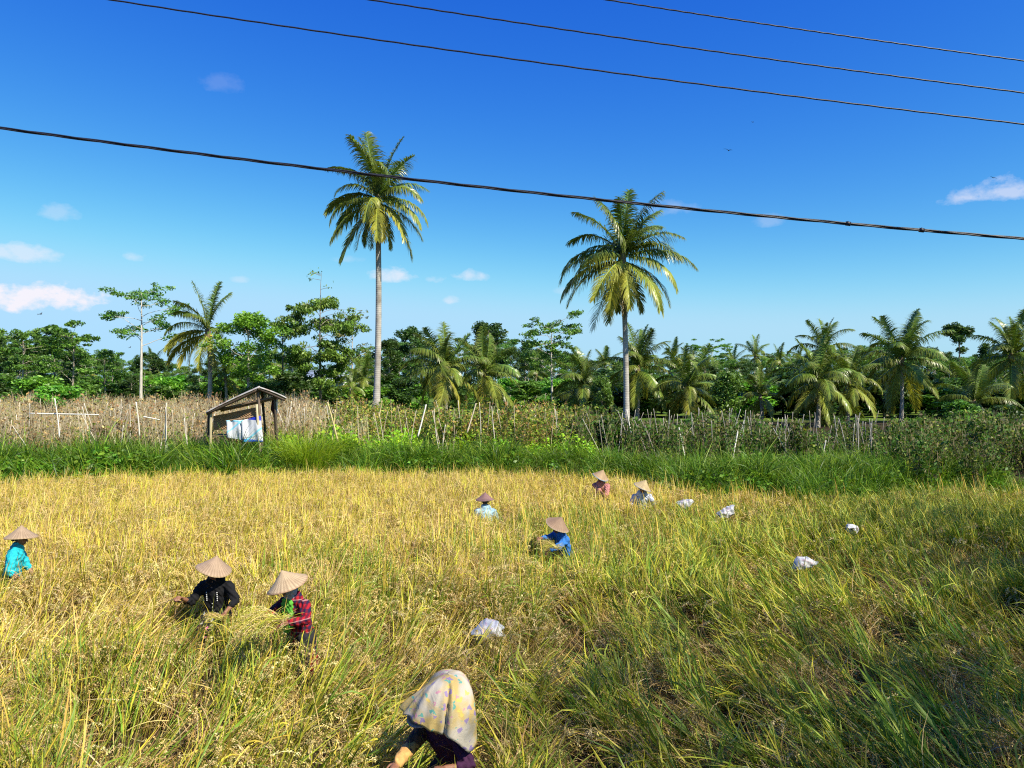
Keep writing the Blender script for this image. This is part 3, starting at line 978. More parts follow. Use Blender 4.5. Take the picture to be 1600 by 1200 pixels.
def add_eyes(e, hc, Mh, seed):
    for sx in (-1, 1):
        b = Buf(); ellipsoid(b, hc + Mh @ np.array([sx * .031, .078, .008]), .013, .011, .008, Mh, 10)
        mobj('eye', b.mesh('eye', M_EYE, True), e)


def person(head_xy_z, yaw, label, hat, shirt, lower, lean=(.2, 0), hands=((.25, .3, .8), (-.25, .3, .8)), head_dir=(0, .35), hand_curl=(.6, .6),
           sleeve=.8, seed=0, group='farm workers harvesting rice by hand', hem=.08, scarf=None, hair=True, feet=.11, female=True, poles=None, abs_hands=True):
    """one figure. head_xy_z: where the centre of the head is in the world; yaw: heading (0 looks away from the camera, along +Y)"""
    Rw = rotz(yaw)
    hw = np.asarray(head_xy_z, float)
    lf, ls = lean
    s = unit(np.array([math.sin(ls), math.sin(lf) * math.cos(ls), math.cos(lf) * math.cos(ls)]))   # spine
    r = unit(np.cross(np.array([0, 1., 0]), s)); f = np.cross(s, r)
    neck_v = unit(s + np.array([0, .25, .25]))
    off = s * .47 + neck_v * .09
    hp, hy = head_dir[1], head_dir[0]
    Mh = rotz(hy) @ np.array([[1, 0, 0], [0, math.cos(hp), math.sin(hp)], [0, -math.sin(hp), math.cos(hp)]])
    up_h = Mh @ np.array([0, 0, 1.])
    off = off + up_h * .09
    gz = float(ground(hw[0], hw[1]))
    hip = np.array([0, 0, hw[2] - gz - off[2]])
    root_xy = hw[:2] - (Rw @ (hip + off))[:2]
    gz = float(ground(*root_xy))
    e = empty('person', (root_xy[0], root_xy[1], gz), label, 'person', group, yaw)
    head = hip + off
    nb = hip + s * .47
    body, sh, lo = Buf(), Buf(), Buf()
    # torso
    tp = [hip, hip + s * .12, hip + s * .25, hip + s * .37, hip + s * .445]
    tr = np.array([.165, .145, .148, .172, .14])
    blob(body, tp, tr, (f, .66)); blob(sh, [hip - np.array([0, 0, hem]) - f * .02, hip, *tp[1:]], np.array([.2, .187, .17, .172, .188, .15]), (f, .68))
    shl = {}
    for i, sg in enumerate((1, -1)):
        S = hip + s * .41 + r * sg * .185
        blob(body, [nb - s * .05, S], [.06, .058]); blob(sh, [nb - s * .05, S], [.072, .07])
        H_ = np.asarray(hands[i], float)
        if abs_hands: H_ = Rw.T @ (H_ - np.array([root_xy[0], root_xy[1], gz]))
        pole = (poles or {}).get(sg, (sg * .6, -.5, -.55))
        E_, W_ = ik(S, H_, .275, .245, pole)
        fd = unit(W_ - E_)
        blob(body, [S, (S + E_) / 2, E_, E_ + (W_ - E_) * .35, W_], [.052, .045, .038, .037, .025])
        hand(body, W_, fd, np.array([0, .2, -1.]) + f * .3, -sg, hand_curl[i])
        sl = sleeve if np.isscalar(sleeve) else sleeve[i]
        if sl <= .53:
            blob(sh, [S, S + (E_ - S) * sl / .53], [.07, .062])
        else:
            g = (sl - .53) / .47
            blob(sh, [S, (S + E_) / 2, E_, E_ + (W_ - E_) * g], [.076, .067, .058, .058 - .015 * g])
        shl[sg] = (S, E_, W_, fd)
    # head and face
    blob(body, [nb - s * .04, nb + neck_v * .05, head - up_h * .07], [.062, .052, .05])
    ellipsoid(body, head + Mh @ np.array([0, -.012, .02]), .074, .092, .1, Mh)
    ellipsoid(body, head + Mh @ np.array([0, .02, -.045]), .056, .066, .072, Mh)
    blob(body, [head + Mh @ np.array([0, .078, .02]), head + Mh @ np.array([0, .098, -.018])], [.01, .014], None, 8)
    blob(body, [head + Mh @ np.array([-.045, .07, .03]), head + Mh @ np.array([.045, .07, .03])], [.012, .012], None, 8)
    for sg in (1, -1):
        ellipsoid(body, head + Mh @ np.array([sg * .076, -.005, -.002]), .012, .02, .032, Mh, 8)
    # legs
    for sg in (1, -1):
        A = hip + r * sg * .085 - np.array([0, 0, .03])
        ft = np.array([sg * feet, -.02 + .10 * math.sin(lf) * 0, .07])
        if hip[2] > .86: A = A.copy(); 
        K, Fo = ik(A, ft, .40, .41, (sg * .15, 1, .1))
        blob(body, [A, (A + K) / 2, K, K + (Fo - K) * .35, Fo], [.09, .078, .056, .054, .034])
        blob(body, [Fo, Fo + np.array([0, .07, -.035]), Fo + np.array([sg * .01, .15, -.045])], [.036, .034, .026])
        blob(lo, [A + s * .03, (A + K) / 2, K, K + (Fo - K) * .8], [.125, .105, .085, .078])
    blob(lo, [hip + s * .06, hip - np.array([0, 0, .02])], [.16, .165], (f, .72))
    mobj('body', solid('body', body, .0062, M_SKIN, 2, .5), e)
    mobj('shirt', solid('shirt', sh, .011, shirt, 3, .6, (.009, 38)), e)
    mobj('trousers' if lower[1] == 'trousers' else 'sarong', solid('lower_garment', lo, .012, lower[0], 4, .6, (.006, 26)), e)
    add_eyes(e, head, Mh, seed)
    b = Buf(); blob(b, [head + Mh @ np.array([-.02, .085, -.052]), head + Mh @ np.array([.02, .085, -.052])], [.008, .008], None, 8)
    mobj('mouth', b.mesh('mouth', M_LIP, True), e)
    if hair:
        b = Buf(); ellipsoid(b, head + Mh @ np.array([0, -.026, .03]), .081, .092, .1, Mh); ellipsoid(b, head + Mh @ np.array([0, -.1, -.03]), .04, .035, .05, Mh, 10)
        mobj('hair', solid('hair', b, .008, M_HAIR, 2), e)
    if hat:
        dia, ht, hcol, axis, rim = hat
        ax = Rw.T @ unit(np.asarray(axis, float))
        q = Vector((0, 0, 1)).rotation_difference(Vector(ax))
        o = mobj('conical_hat', make_hat(dia, ht, seed + 3, hcol, rim).mesh('conical_hat', M_HAT), e, head + ax * .035)
        o.rotation_euler = (q @ Quaternion((0, 0, 1), seed * 1.3)).to_euler()
    return dict(e=e, head=head, nb=nb, s=s, r=r, f=f, hip=hip, Rw=Rw, root=np.array([root_xy[0], root_xy[1], gz]), arms=shl, Mh=Mh)


def hat_spot(px, py, d, axis):
    """centre of the head under a hat whose brim is centred at this point of the photograph"""
    return P(px, py, d) - unit(np.asarray(axis, float)) * .035


def build_people():
    TAN, MAUVE, PALE, BROWN = (.42, .305, .20), (.22, .105, .13), (.56, .44, .22), (.30, .19, .125)
    RIMT = (.42, .30, .17)
    jeans = cloth('dark_blue_trousers', (.03, .035, .06)); dark = cloth('dark_trousers', (.02, .02, .024))
    out = {}
    # cyan shirt at the left edge
    ax = (.04, -.02, 1)
    p = hat_spot(33, 838, 11.9, ax)
    out['cyan'] = person(p, R(-70), 'person in a bright cyan shirt and wide woven hat at the left edge', (.465, .185, TAN, ax, RIMT),
                         cloth('cyan_shirt', (.02, .40, .48)), (jeans, 'trousers'), (.16, 0), (p + [.22, -.30, -.62], p + [.16, .12, -.68]), (0, .35), sleeve=.6, seed=1)
    # black jacket, arm stretched out
    ax = (.27, -.10, 1)
    p = hat_spot(334, 889, 10.3, ax)
    out['black'] = person(p, R(176), 'person in a black jacket and floral skirt reaching an arm out sideways', (.475, .20, (.42, .295, .20), ax, RIMT),
                          cloth('black_jacket', (.010, .010, .012), .3), (spotted('floral_black_skirt', (.012, .01, .014), (.02, .016, .02), [((.75, .2, .4), 1), ((.75, .75, .72), 1.4)], 11, .33), 'sarong'),
                          (.10, 0), (P(284, 935, 10.0), P(352, 957, 10.0)), (0, .55), (.9, 1.1), sleeve=(.72, .74), seed=2, hem=.12,
                          poles={1: (.1, -.3, -.6), -1: (-.8, -.3, -.2)})
    # plaid shirt with a green scarf
    ax = (-.33, -.14, 1)
    p = hat_spot(449, 914, 8.8, ax)
    out['plaid'] = person(p, R(142), 'person in a red plaid shirt with a green scarf gathering rice stalks', (.49, .195, (.56, .42, .26), ax, (.42, .26, .16)),
                          plaid(), (dark, 'trousers'), (.22, .05), (P(412, 966, 8.5), P(450, 972, 8.35)), (.1, .6), (1.0, .8), sleeve=.97, seed=3, hem=.34,
                          poles={1: (.7, .1, -.5), -1: (-.7, -.5, -.4)})
    # mauve hat, back to the camera
    ax = (0, .05, 1)
    p = hat_spot(758, 781, 17.5, ax)
    out['back'] = person(p, R(8), 'person in a pale blue shirt and mauve hat seen from behind', (.44, .18, MAUVE, ax, (.16, .09, .11)),
                         cloth('pale_blue_shirt', (.30, .46, .56)), (jeans, 'trousers'), (.22, 0), (p + [.25, .25, -.6], p + [-.25, .25, -.6]), (0, .3), sleeve=.95, seed=4)
    # blue shirt, reaching to the left
    ax = (.48, -.30, 1)
    p = hat_spot(871, 821, 14.0, ax)
    out['blue'] = person(p, R(118), 'person in a blue shirt and brown hat reaching sideways over the rice', (.47, .20, BROWN, ax, (.5, .4, .27)),
                         cloth('blue_shirt', (.03, .14, .42)), (jeans, 'trousers'), (.38, -.12), (P(836, 843, 13.6), P(858, 860, 13.5)), (.1, .55), (.8, .8), sleeve=.95, seed=5,
                         poles={1: (.1, -.2, -.6), -1: (-.6, -.4, -.5)})
    # pink shirt by the bank
    ax = (.38, -.25, 1)
    p = hat_spot(938, 745, 20.0, ax)
    out['pink'] = person(p, R(150), 'person in a pink top and blue rimmed straw hat close to the green bank', (.45, .22, (.44, .30, .17), ax, (.18, .38, .55)),
                         cloth('pink_top', (.42, .17, .16)), (dark, 'trousers'), (.25, 0), (p + [.1, -.35, -.42], p + [.0, -.36, -.5]), (0, .5), sleeve=.6, seed=6, feet=.1)
    # white shirt, straw hat
    ax = (.42, -.25, 1)
    p = hat_spot(1004, 761, 19.0, ax)
    out['white'] = person(p, R(170), 'person in a white shirt and pale straw hat holding cut rice in both hands', (.46, .22, PALE, ax, (.3, .36, .4)),
                          cloth('white_shirt', (.44, .47, .54)), (dark, 'trousers'), (.22, 0), (p + [-.30, -.22, -.50], p + [.28, -.30, -.50]), (0, .5), (.9, 1.0), sleeve=.45, seed=7)
    # the worker bent double under a flowered cloth
    p = P(672, 1116, 6.5)
    out['bent'] = w = person(p, R(140), 'person bent forward under a pale flowered head cloth nearest the camera', (.40, .12, (.035, .035, .045), (-.25, -.25, 1), (.22, .27, .33)),
                             cloth('dark_purple_top', (.055, .018, .05)), (dark, 'sarong'), (.5, 0), (P(616, 1200, 6.2), P(696, 1200, 6.2)), (0, .75), (.8, .8), sleeve=.74, seed=8)
    # the cloth: a hood over hat, neck and shoulders, open towards the face, longest down the far shoulder
    e = w['e']
    top = P(699, 1052, 6.5)
    na, nt = 128, 34
    a = np.linspace(0, 2 * PI, na, endpoint=False)
    t = np.linspace(0.0, 1, nt)
    A, T = np.meshgrid(a, t)
    D = np.degrees(np.angle(np.exp(1j * A)))
    ks = [-180, -150, -120, -85, -48, -20, 0, 45, 90, 135, 180]
    rad = np.interp(D, ks, [.43, .40, .35, .32, .31, .27, .235, .24, .27, .35, .43])
    drop = np.interp(D, ks, [.31, .31, .35, .43, .60, .58, .55, .52, .46, .36, .31])
    wl = np.exp(-(np.angle(np.exp(1j * (A - PI))) / .95) ** 2)       # pulled out straight over the hat brim on this side
    rr = rad * ((1 - wl) * np.sin(np.minimum(T * 1.62, PI / 2)) ** .5 + wl * T ** .82)
    zp = (1 - wl) * (.05 * T + .95 * T ** 2.1) + wl * T ** 1.08
    fold = lambda q: 1 - 2 * np.abs(np.sin(q)) ** .6
    rr = rr + T ** .9 * (.016 * fold(A * 3.5 + 1 + .7 * T) + .010 * fold(A * 7.5 + 2.2 * T) + .005 * np.sin(A * 17 + 1.1 + 4 * T))
    rr = rr - .05 * np.exp(-(np.angle(np.exp(1j * (A - R(-78) + .25 * T))) / .05) ** 2) * sstep(.12, .3, T) * .5       # the long crease down its front
    rr = rr + .03 * np.exp(-(np.angle(np.exp(1j * (A - R(-70) + .25 * T))) / .07) ** 2) * sstep(.12, .3, T)
    zz = top[2] - drop * zp - .010 * T * np.sin(A * 6 + .7) + .012 * np.sin(A * 3 + 5 * T) * T * (1 - T) * 2
    cx = top[0] + .01 * T; cy = top[1] + .02 * T
    v = np.stack([cx + rr * np.cos(A), cy + rr * np.sin(A), zz], -1).reshape(-1, 3)
    v = (v - w['root']) @ w['Rw']
    i = np.arange(nt - 1)[:, None] * na; j = np.arange(na)[None]; jn = (j + 1) % na
    b = Buf(); b.add(v, np.stack([i + j, i + jn, i + na + jn, i + na + j], -1).reshape(-1, 4), (1, 1, 1))
    mat = spotted('flowered_cloth', (.46, .34, .13), (.42, .38, .32), [((.06, .30, .27), 1.0), ((.46, .20, .28), 1.15), ((.22, .16, .36), .9), ((.58, .42, .10), .8)], 13, .27)
    o = mobj('head_cloth', b.mesh('head_cloth', mat, True), e)
    sd = o.modifiers.new('thickness', 'SOLIDIFY'); sd.thickness = .004
    # sleeve of the arm in the sun
    S, E_, W_, fd = w['arms'][1]
    b = Buf(); blob(b, [S, (S + E_) / 2, E_ + (W_ - E_) * .1], [.082, .075, .066])
    mobj('sleeve', solid('sleeve', b, .01, cloth('brown_sleeve', (.12, .06, .035)), 3, .6, (.005, 30)), e)
    b = Buf(); blob(b, [E_ - (W_ - E_) * .1, E_ + (W_ - E_) * .5, E_ + (W_ - E_) * .98], [.068, .062, .05])
    mobj('arm_cover', solid('arm_cover', b, .009, cloth('ochre_arm_cover', (.52, .29, .10)), 3, .6, (.004, 40)), e)
    # scarf of the worker in plaid
    w = out['plaid']; e = w['e']
    b = Buf(); q = w['nb'] + w['f'] * .09
    blob(b, [w['nb'] + w['r'] * .05, q + w['r'] * .02, w['hip'] + w['s'] * .30 + w['f'] * .135 + w['r'] * .03, w['hip'] + w['s'] * .18 + w['f'] * .15 + w['r'] * .05], [.07, .085, .10, .08], (w['f'], .42))
    blob(b, [q - w['r'] * .03, w['hip'] + w['s'] * .22 + w['f'] * .15 - w['r'] * .05], [.06, .055], (w['f'], .45))
    mobj('scarf', solid('scarf', b, .01, cloth('green_scarf', (.10, .36, .045)), 2, .5, (.008, 55)), e)
    b = Buf(); blob(b, [w['head'] + np.array([0, -.02, -.02]), w['nb'] + w['f'] * .02], [.088, .085])
    mobj('neck_wrap', solid('neck_wrap', b, .01, cloth('grey_neck_wrap', (.30, .33, .37)), 2, .5, (.006, 50)), e)
    # light head coverings and trims
    w = out['black']; e = w['e']
    mb_ = simple('white_beads', (.6, .6, .6)); b = Buf(); ellipsoid(b, (0, 0, 0), .008, .008, .010, np.eye(3), 8); bead = b.mesh('bead', mb_, True)
    for sx in (-.075, .075):
        for k in range(5): mobj('bead', bead, e, w['hip'] + w['s'] * (.36 - .028 * k) + w['r'] * sx + w['f'] * .128)
    for k in range(6): mobj('button', bead, e, w['hip'] + w['s'] * (.2 - .05 * k) + w['f'] * .128).scale = (.75,) * 3
    # what they hold
    def held_rice(c, n, L, az0, label, seed, thick=.05, bend=(.9, 1.9)):
        rng = np.random.default_rng(seed)
        b = Buf()
        P0 = rng.normal(0, thick * .4, (n, 3))
        az = az0 + rng.normal(0, .35, n)
        cc = pick(rng, GOLD + YEL[:2], n)
        for sgn, th0 in ((1, .9),):
            pos, tt = ribbons(b, P0, az, np.full(n, th0) + rng.normal(0, .2, n), rng.uniform(*bend, n), L * rng.uniform(.7, 1.1, n), np.full(n, .006), 7, cc * .85, cc, 'stem', rng.uniform(0, 3, n))
        ribbons(b, P0, az + PI, np.full(n, 1.2) + rng.normal(0, .2, n), np.full(n, .3), L * rng.uniform(.2, .42, n), np.full(n, .005), 4, cc * .8, cc, 'stem', rng.uniform(0, 3, n))
        G = 26
        k = rng.integers(3, 7, (n, G)); g = rng.random((n, G, 1)); ii = np.arange(n)[:, None]
        c2 = pos[ii, k] * (1 - g) + pos[ii, k + 1] * g + rng.normal(0, .012, (n, G, 3))
        ax_ = unit(pos[ii, k + 1] - pos[ii, k]); sd = unit(np.cross(ax_, rng.normal(size=(n, G, 3))))
        diamonds(b, c2.reshape(-1, 3), ax_.reshape(-1, 3) * .007, sd.reshape(-1, 3) * .003, np.repeat(cc, G, 0) * rng.uniform(.8, 1.2, (n * G, 1)))
        o = mobj('rice_bundle', b.mesh('rice_bundle', M_RICE), None, c)
        tag(o, label, 'rice bundle', 'bundles of rice held by the workers')
    held_rice(P(347, 966, 9.85), 34, .24, R(200), 'small bunch of yellow rice held by the worker in the black jacket', 1)
    held_rice(P(432, 974, 8.3), 130, .46, R(222), 'big drooping armful of golden rice held by the worker in plaid', 2, .12, (1.2, 2.0))
    held_rice(P(868, 856, 13.4), 60, .34, R(185), 'bunch of orange brown rice under the arm of the worker in blue', 3)
    held_rice(P(1014, 788, 18.7), 30, .30, R(-20), 'short bunch of rice in the hands of the worker in white', 4)
    # the sickle in the outstretched hand
    b = Buf(); c0 = np.zeros(3)
    th = np.linspace(0, 2.3, 10)
    tube(b, [[.0, 0, 0], [.02, 0, .0], [.11, 0, 0]], [.012, .014, .012], 8, (.16, .09, .05))
    arc = np.stack([-.01 - .085 * np.sin(th), -.0 * th, -.07 + .075 * np.cos(th)], -1)
    for k in range(9):
        p0, p1 = arc[k], arc[k + 1]; wv = .011 * (1 - k / 10)
        nrm = unit(p0 - np.array([-.01, 0, -.07]))
        q = [p0, p1, p1 + nrm * wv, p0 + nrm * wv]; q2 = [x + np.array([0, .003, 0]) for x in q]
        b.add(np.array(q + q2), [[0, 1, 2, 3], [7, 6, 5, 4], [0, 4, 5, 1], [3, 2, 6, 7]], (.06, .06, .065))
    o = mobj('sickle', b.mesh('sickle', M_PLAIN), None, P(272, 939, 9.98)); o.rotation_euler = (.2, .3, .4)
    tag(o, 'small dark sickle in the outstretched hand of the worker in black', 'sickle')
    return out


# ------------------------------------------------------------------ hut, sacks, canes, house, cables, birds
def build_hut():
    d = 27.5; s = mpp(d)
    gx, gy = HUT_XY
    gz = float(ground(gx, gy))
    e = empty('field_hut', (gx, gy, gz), 'small open hut with a tin gable roof on the green bank', 'hut')
    c = lambda px, py, dy=0.0: P(px, py, d + dy) - np.array([gx, gy, gz])
    def post(name, a, b_, r, col, dark=False):
        b = Buf(); t = np.linspace(0, 1, 9)[:, None]
        pts = np.asarray(a) * (1 - t) + np.asarray(b_) * t; pts[:, 0] += .02 * np.sin(t[:, 0] * 5)
        tube(b, pts, r * (1 + .12 * (np.arange(9) % 3 == 0)), 8, col)
        return mobj(name, b.mesh(name, M_BAMBOO, True), e)
    lo = 0 - .1
    def foot(px, dy, sh=0): q = c(px + sh, 700, dy); q[2] = -.1; return q
    bam, dk, gr = (.42, .34, .20), (.07, .05, .035), (.33, .28, .2)
    post('post', foot(326, 0), c(331, 641), .045, (.46, .39, .23))
    post('post', foot(324, 1.9), c(327, 640, 1.9), .05, dk)
    post('post', foot(410, 0), c(404, 606), .048, (.16, .12, .09))
    post('post', foot(416, 1.9), c(410, 607, 1.9), .05, dk)
    post('post', foot(433, .1), c(430, 617, .1), .045, dk)
    post('post', foot(432, 2.0), c(428, 618, 2.0), .045, dk)
    post('beam', c(326, 643, .05), c(436, 619.5, .05), .04, (.13, .09, .06))
    post('beam', c(326, 643, 1.9), c(436, 620, 1.9), .04, dk)
    post('tie_pole', c(345, 642, .5), c(428, 624, .5), .035, (.24, .17, .10))
    post('ridge_pole', c(404, 607.5, -.25), c(404, 607.5, 2.3), .04, dk)
    post('bamboo_pole', foot(406, -.12), c(402, 632, -.12), .045, (.50, .42, .26))
    # corrugated sheets, thin and a little bent
    kz = N('old_roof_sheet'); v = kz.obj(); n = kz.noise(2.5, 5, v)
    m_roof = kz.surf(kz.pbr(kz.ramp(n, [(.3, (.26, .24, .22)), (.5, (.42, .40, .37)), (.66, (.24, .14, .085))]), .55, .4, n, .2))
    def sheet(a0, a1, name='roof_sheet'):
        a0, a1 = np.asarray(a0), np.asarray(a1)
        b = Buf(); nu, nv = 20, 49
        u = np.linspace(0, 1, nu); w = np.linspace(-.2, 2.5, nv)
        U, W = np.meshgrid(u, w, indexing='ij')
        ax = unit(a1 - a0); nr = unit(np.cross(ax, [0, 1, 0])); nr = nr if nr[2] > 0 else -nr
        pt = a0[None, None] + (a1 - a0) * U[..., None] + np.array([-.365, 1., -.035]) * W[..., None] + nr * (.018 * np.sin(W * 40) + .03 * np.sin(U * 3 + W))[..., None]
        vtop = pt + nr * .012; vb = pt - nr * .012
        i = np.arange(nu - 1)[:, None] * nv + np.arange(nv - 1)[None]
        f = np.stack([i, i + 1, i + nv + 1, i + nv], -1).reshape(-1, 4)
        M = nu * nv
        rim = []
        for q in range(nu - 1): rim += [[q * nv, (q + 1) * nv, (q + 1) * nv + M, q * nv + M], [q * nv + nv - 1, q * nv + nv - 1 + M, (q + 1) * nv + nv - 1 + M, (q + 1) * nv + nv - 1]]
        for q in range(nv - 1): rim += [[q, q + M, q + 1 + M, q + 1], [(nu - 1) * nv + q, (nu - 1) * nv + q + 1, (nu - 1) * nv + q + 1 + M, (nu - 1) * nv + q + M]]
        b.add(np.concatenate([vtop.reshape(-1, 3), vb.reshape(-1, 3)]), np.concatenate([f, f[:, ::-1] + M, np.array(rim)]), (.5, .5, .5))
        return mobj(name, b.mesh(name, m_roof), e)
    sheet(c(406, 604), c(322, 644.5)); sheet(c(405, 605), c(447, 622))
    # rafters under each slope, dark and thick to stand for the shaded underside
    for a, b_ in ((c(405, 607.5, -.14), c(324, 646.5, -.14)), (c(405, 608, -.14), c(446, 625, -.14)), (c(404, 609, 2.2), c(325, 646, 2.2)), (c(405, 609.5, 2.2), c(444, 624.5, 2.2))):
        post('shade_rafter', a, b_, .05, dk)
    # woven bamboo wall at the back and along the left
    kw = N('woven_bamboo'); v = kw.obj(); sx = kw.n('ShaderNodeSeparateXYZ', {0: v})
    h = kw.math('MULTIPLY', kw.math('SINE', kw.math('MULTIPLY', kw.math('ADD', sx.outputs[0], sx.outputs[1]), 55.0)), kw.math('SINE', kw.math('MULTIPLY', sx.outputs[2], 75.0)))
    cw = kw.mix(kw.math('MULTIPLY', kw.math('ADD', h, 1.0), .35), (.36, .20, .10), (.10, .05, .025))
    m_wov = kw.surf(kw.pbr(kw.mix(kw.math('MULTIPLY', kw.noise(3, 4, v), .5), cw, (.45, .30, .16)), .8, .2, h, .7, .02))
    def panel(name, p00, p10, p11, p01, mat, th=.02, wav=.02, n=24):
        p00, p10, p11, p01 = map(np.asarray, (p00, p10, p11, p01))
        U, W = np.meshgrid(np.linspace(0, 1, n), np.linspace(0, 1, n), indexing='ij')
        U_, W_ = U[..., None], W[..., None]
        pt = (p00 * (1 - U_) + p10 * U_) * (1 - W_) + (p01 * (1 - U_) + p11 * U_) * W_
        nr = unit(np.cross(p10 - p00, p01 - p00))
        pt = pt + nr * (wav * (np.sin(U * 9 + W * 2) + .6 * np.sin(W * 7 - U * 3) + .5 * np.sin(U * 17)))[..., None]
        i = np.arange(n - 1)[:, None] * n + np.arange(n - 1)[None]
        b = Buf(); b.add(pt.reshape(-1, 3), np.stack([i, i + 1, i + n + 1, i + n], -1).reshape(-1, 4), (.5, .5, .5))
        o = mobj(name, b.mesh(name, mat, True), e); m = o.modifiers.new('t', 'SOLIDIFY'); m.thickness = th
        return o
    q = lambda px, py, dy: c(px, py, dy)
    panel('woven_wall', q(334, 672, .5), q(402, 668, .25), q(402, 636, .25), q(334, 650, .5), m_wov, .025, .012)
    # platform boards behind the sheets
    b = Buf()
    for k in range(7):
        p0 = q(338 + k * 10, 680, .9); box(b, [p0[0], p0[1], p0[2]], [.22, 1.4, .03], None, np.array([.22, .16, .1]) * (.8 + .07 * (k % 4)))
    mobj('platform', b.mesh('platform', M_WOOD), e)
    # hanging printed sheets
    def printed(name, blue_top, blue_low):
        k = N(name); v = k.obj(); s3 = k.n('ShaderNodeSeparateXYZ', {0: v}); n = k.noise(3, 3, v)
        cc = k.mix(k.math('MULTIPLY', n, .25), (.56, .57, .60), (.46, .51, .58))
        z = s3.outputs[2]; x = s3.outputs[0]
        zt = k.math('ADD', z, k.math('MULTIPLY', x, .1))
        for z0, z1, col in blue_top + blue_low:
            m = k.math('MULTIPLY', k.math('GREATER_THAN', zt, z0), k.math('LESS_THAN', zt, z1))
            cc = k.mix(m, cc, col)
        dg = k.math('FRACT', k.math('MULTIPLY', k.math('SUBTRACT', z, k.math('MULTIPLY', x, .8)), 1.15))
        cc = k.mix(k.math('MULTIPLY', k.math('GREATER_THAN', dg, .9), .7), cc, (.08, .52, .68))
        return k.surf(k.pbr(cc, .5, .35, n, .4, .03))
    zt = c(400, 652, -.1)[2]
    m1 = printed('printed_sheet_plain', [(zt - .22, zt - .15, (.25, .58, .75))], [])
    m2 = printed('printed_sheet_blue', [(zt - .10 + .03, zt + .3, (.015, .03, .40))], [(-5, zt - .80, (.04, .12, .55))])
    o1 = panel('hanging_sheet', q(355, 684, -.08), q(380, 688, -.08), q(379, 656, -.05), q(354, 657, -.05), m1, .004, .03)
    o2 = panel('hanging_sheet', q(379, 691, -.14), q(411, 690, -.14), q(407, 649.5, -.1), q(377, 657, -.1), m2, .004, .03)
    post('rail', q(352, 658, -.02), q(409, 648.5, -.02), .025, (.3, .2, .12))
    m3 = cloth('dark_maroon_cloth', (.06, .018, .02)); m4 = cloth('white_rag', (.7, .7, .72))
    panel('hanging_cloth', q(423, 640, .4), q(429, 652, .4), q(431, 623, .4), q(425, 626, .4), m3, .006, .02, 12)
    panel('hanging_cloth', q(430, 648, .35), q(433, 647, .35), q(434, 624, .35), q(431, 623, .35), m4, .006, .01, 12)
    return e


def build_sacks():
    k = N('woven_plastic_sack'); v = k.obj(); s = k.n('ShaderNodeSeparateXYZ', {0: v}); n = k.noise(8, 4, v)
    wv = k.math('MULTIPLY', k.math('SINE', k.math('MULTIPLY', s.outputs[0], 420.0)), k.math('SINE', k.math('MULTIPLY', s.outputs[2], 420.0)))
    c = k.ramp(n, [(.3, (.42, .43, .46)), (.7, (.58, .58, .59))])
    band = k.math('MULTIPLY', k.math('GREATER_THAN', k.noise(14, 2, v), .58), k.math('LESS_THAN', k.math('ABSOLUTE', s.outputs[0]), .11))
    c = k.mix(k.math('MULTIPLY', band, .35), c, (.55, .22, .30))
    mat = k.surf(k.pbr(c, .45, .4, k.math('ADD', n, k.math('MULTIPLY', wv, .1)), .6, .03))
    def sack(px, py, d, ln, wd, ht, rot, label, seed):
        rng = np.random.default_rng(seed)
        nu, nv = 48, 40
        a = np.arange(nu) / nu * 2 * PI; t = np.linspace(-.985, .985, nv)
        A, T = np.meshgrid(a, t)
        w = (1 - np.abs(T) ** 3.2) ** .6 * (1 - .12 * T)
        se = lambda q: np.sign(q) * np.abs(q) ** .7
        pinch = sstep(.45, 1, np.abs(T))
        x = T * ln / 2; y = (w + .55 * pinch * (1 - w)) * wd / 2 * se(np.cos(A)); z = (w * (1 - .6 * pinch) + .04) * ht / 2 * se(np.sin(A))
        wr = .009 * (np.sin(A * 2 + T * 6 + seed) + .8 * np.sin(A * 5 - T * 8 + seed) + .5 * np.sin(T * 15 + A * 3 + seed))
        dent = .16 * ht * np.exp(-((T - .25) / .22) ** 2 - ((A - 1.7) / .6) ** 2) + .1 * ht * np.exp(-((T + .45) / .2) ** 2 - ((A - 1.2) / .5) ** 2)
        y = y + wr * np.cos(A); z = z + wr * np.sin(A) - dent + .12 * ln * np.sin(T * 1.8 + seed)
        x = x + .03 * np.sin(A * 2 + seed) * pinch
        vv = np.stack([x, y, z], -1).reshape(-1, 3)
        i = np.arange(nv - 1)[:, None] * nu; j = np.arange(nu)[None]; jn = (j + 1) % nu
        b = Buf(); b.add(vv, np.stack([i + j, i + jn, i + nu + jn, i + nu + j], -1).reshape(-1, 4), (1, 1, 1))
        o = mobj('rice_sack', b.mesh('rice_sack', mat, True), None, P(px, py, d))
        o.rotation_euler = rot
        tag(o, label, 'sack', 'white sacks lying in the rice')
        PEOPLE_XY.append((P(px, py, d)[0], d + .1, .12, .78))
    sack(763, 987, 9.7, .40, .28, .2, (.2, .12, .15), 'rumpled white sack lying among green blades above the bent worker', 1)
    sack(1257, 882, 13.2, .42, .22, .2, (.1, -.35, .2), 'plump white sack lying tilted, lowest of the sacks on the right', 2)
    sack(1332, 828, 16.2, .34, .24, .2, (.2, .1, .9), 'small white sack farthest to the right in the greenish rice', 3)
    sack(1134, 799, 17.8, .46, .26, .22, (.1, -.75, .15), 'white sack standing half upright with its mouth in the air', 4)
    sack(1070, 785, 19.1, .42, .26, .22, (.0, -.1, .0), 'greyish white sack just right of the worker in white', 5)


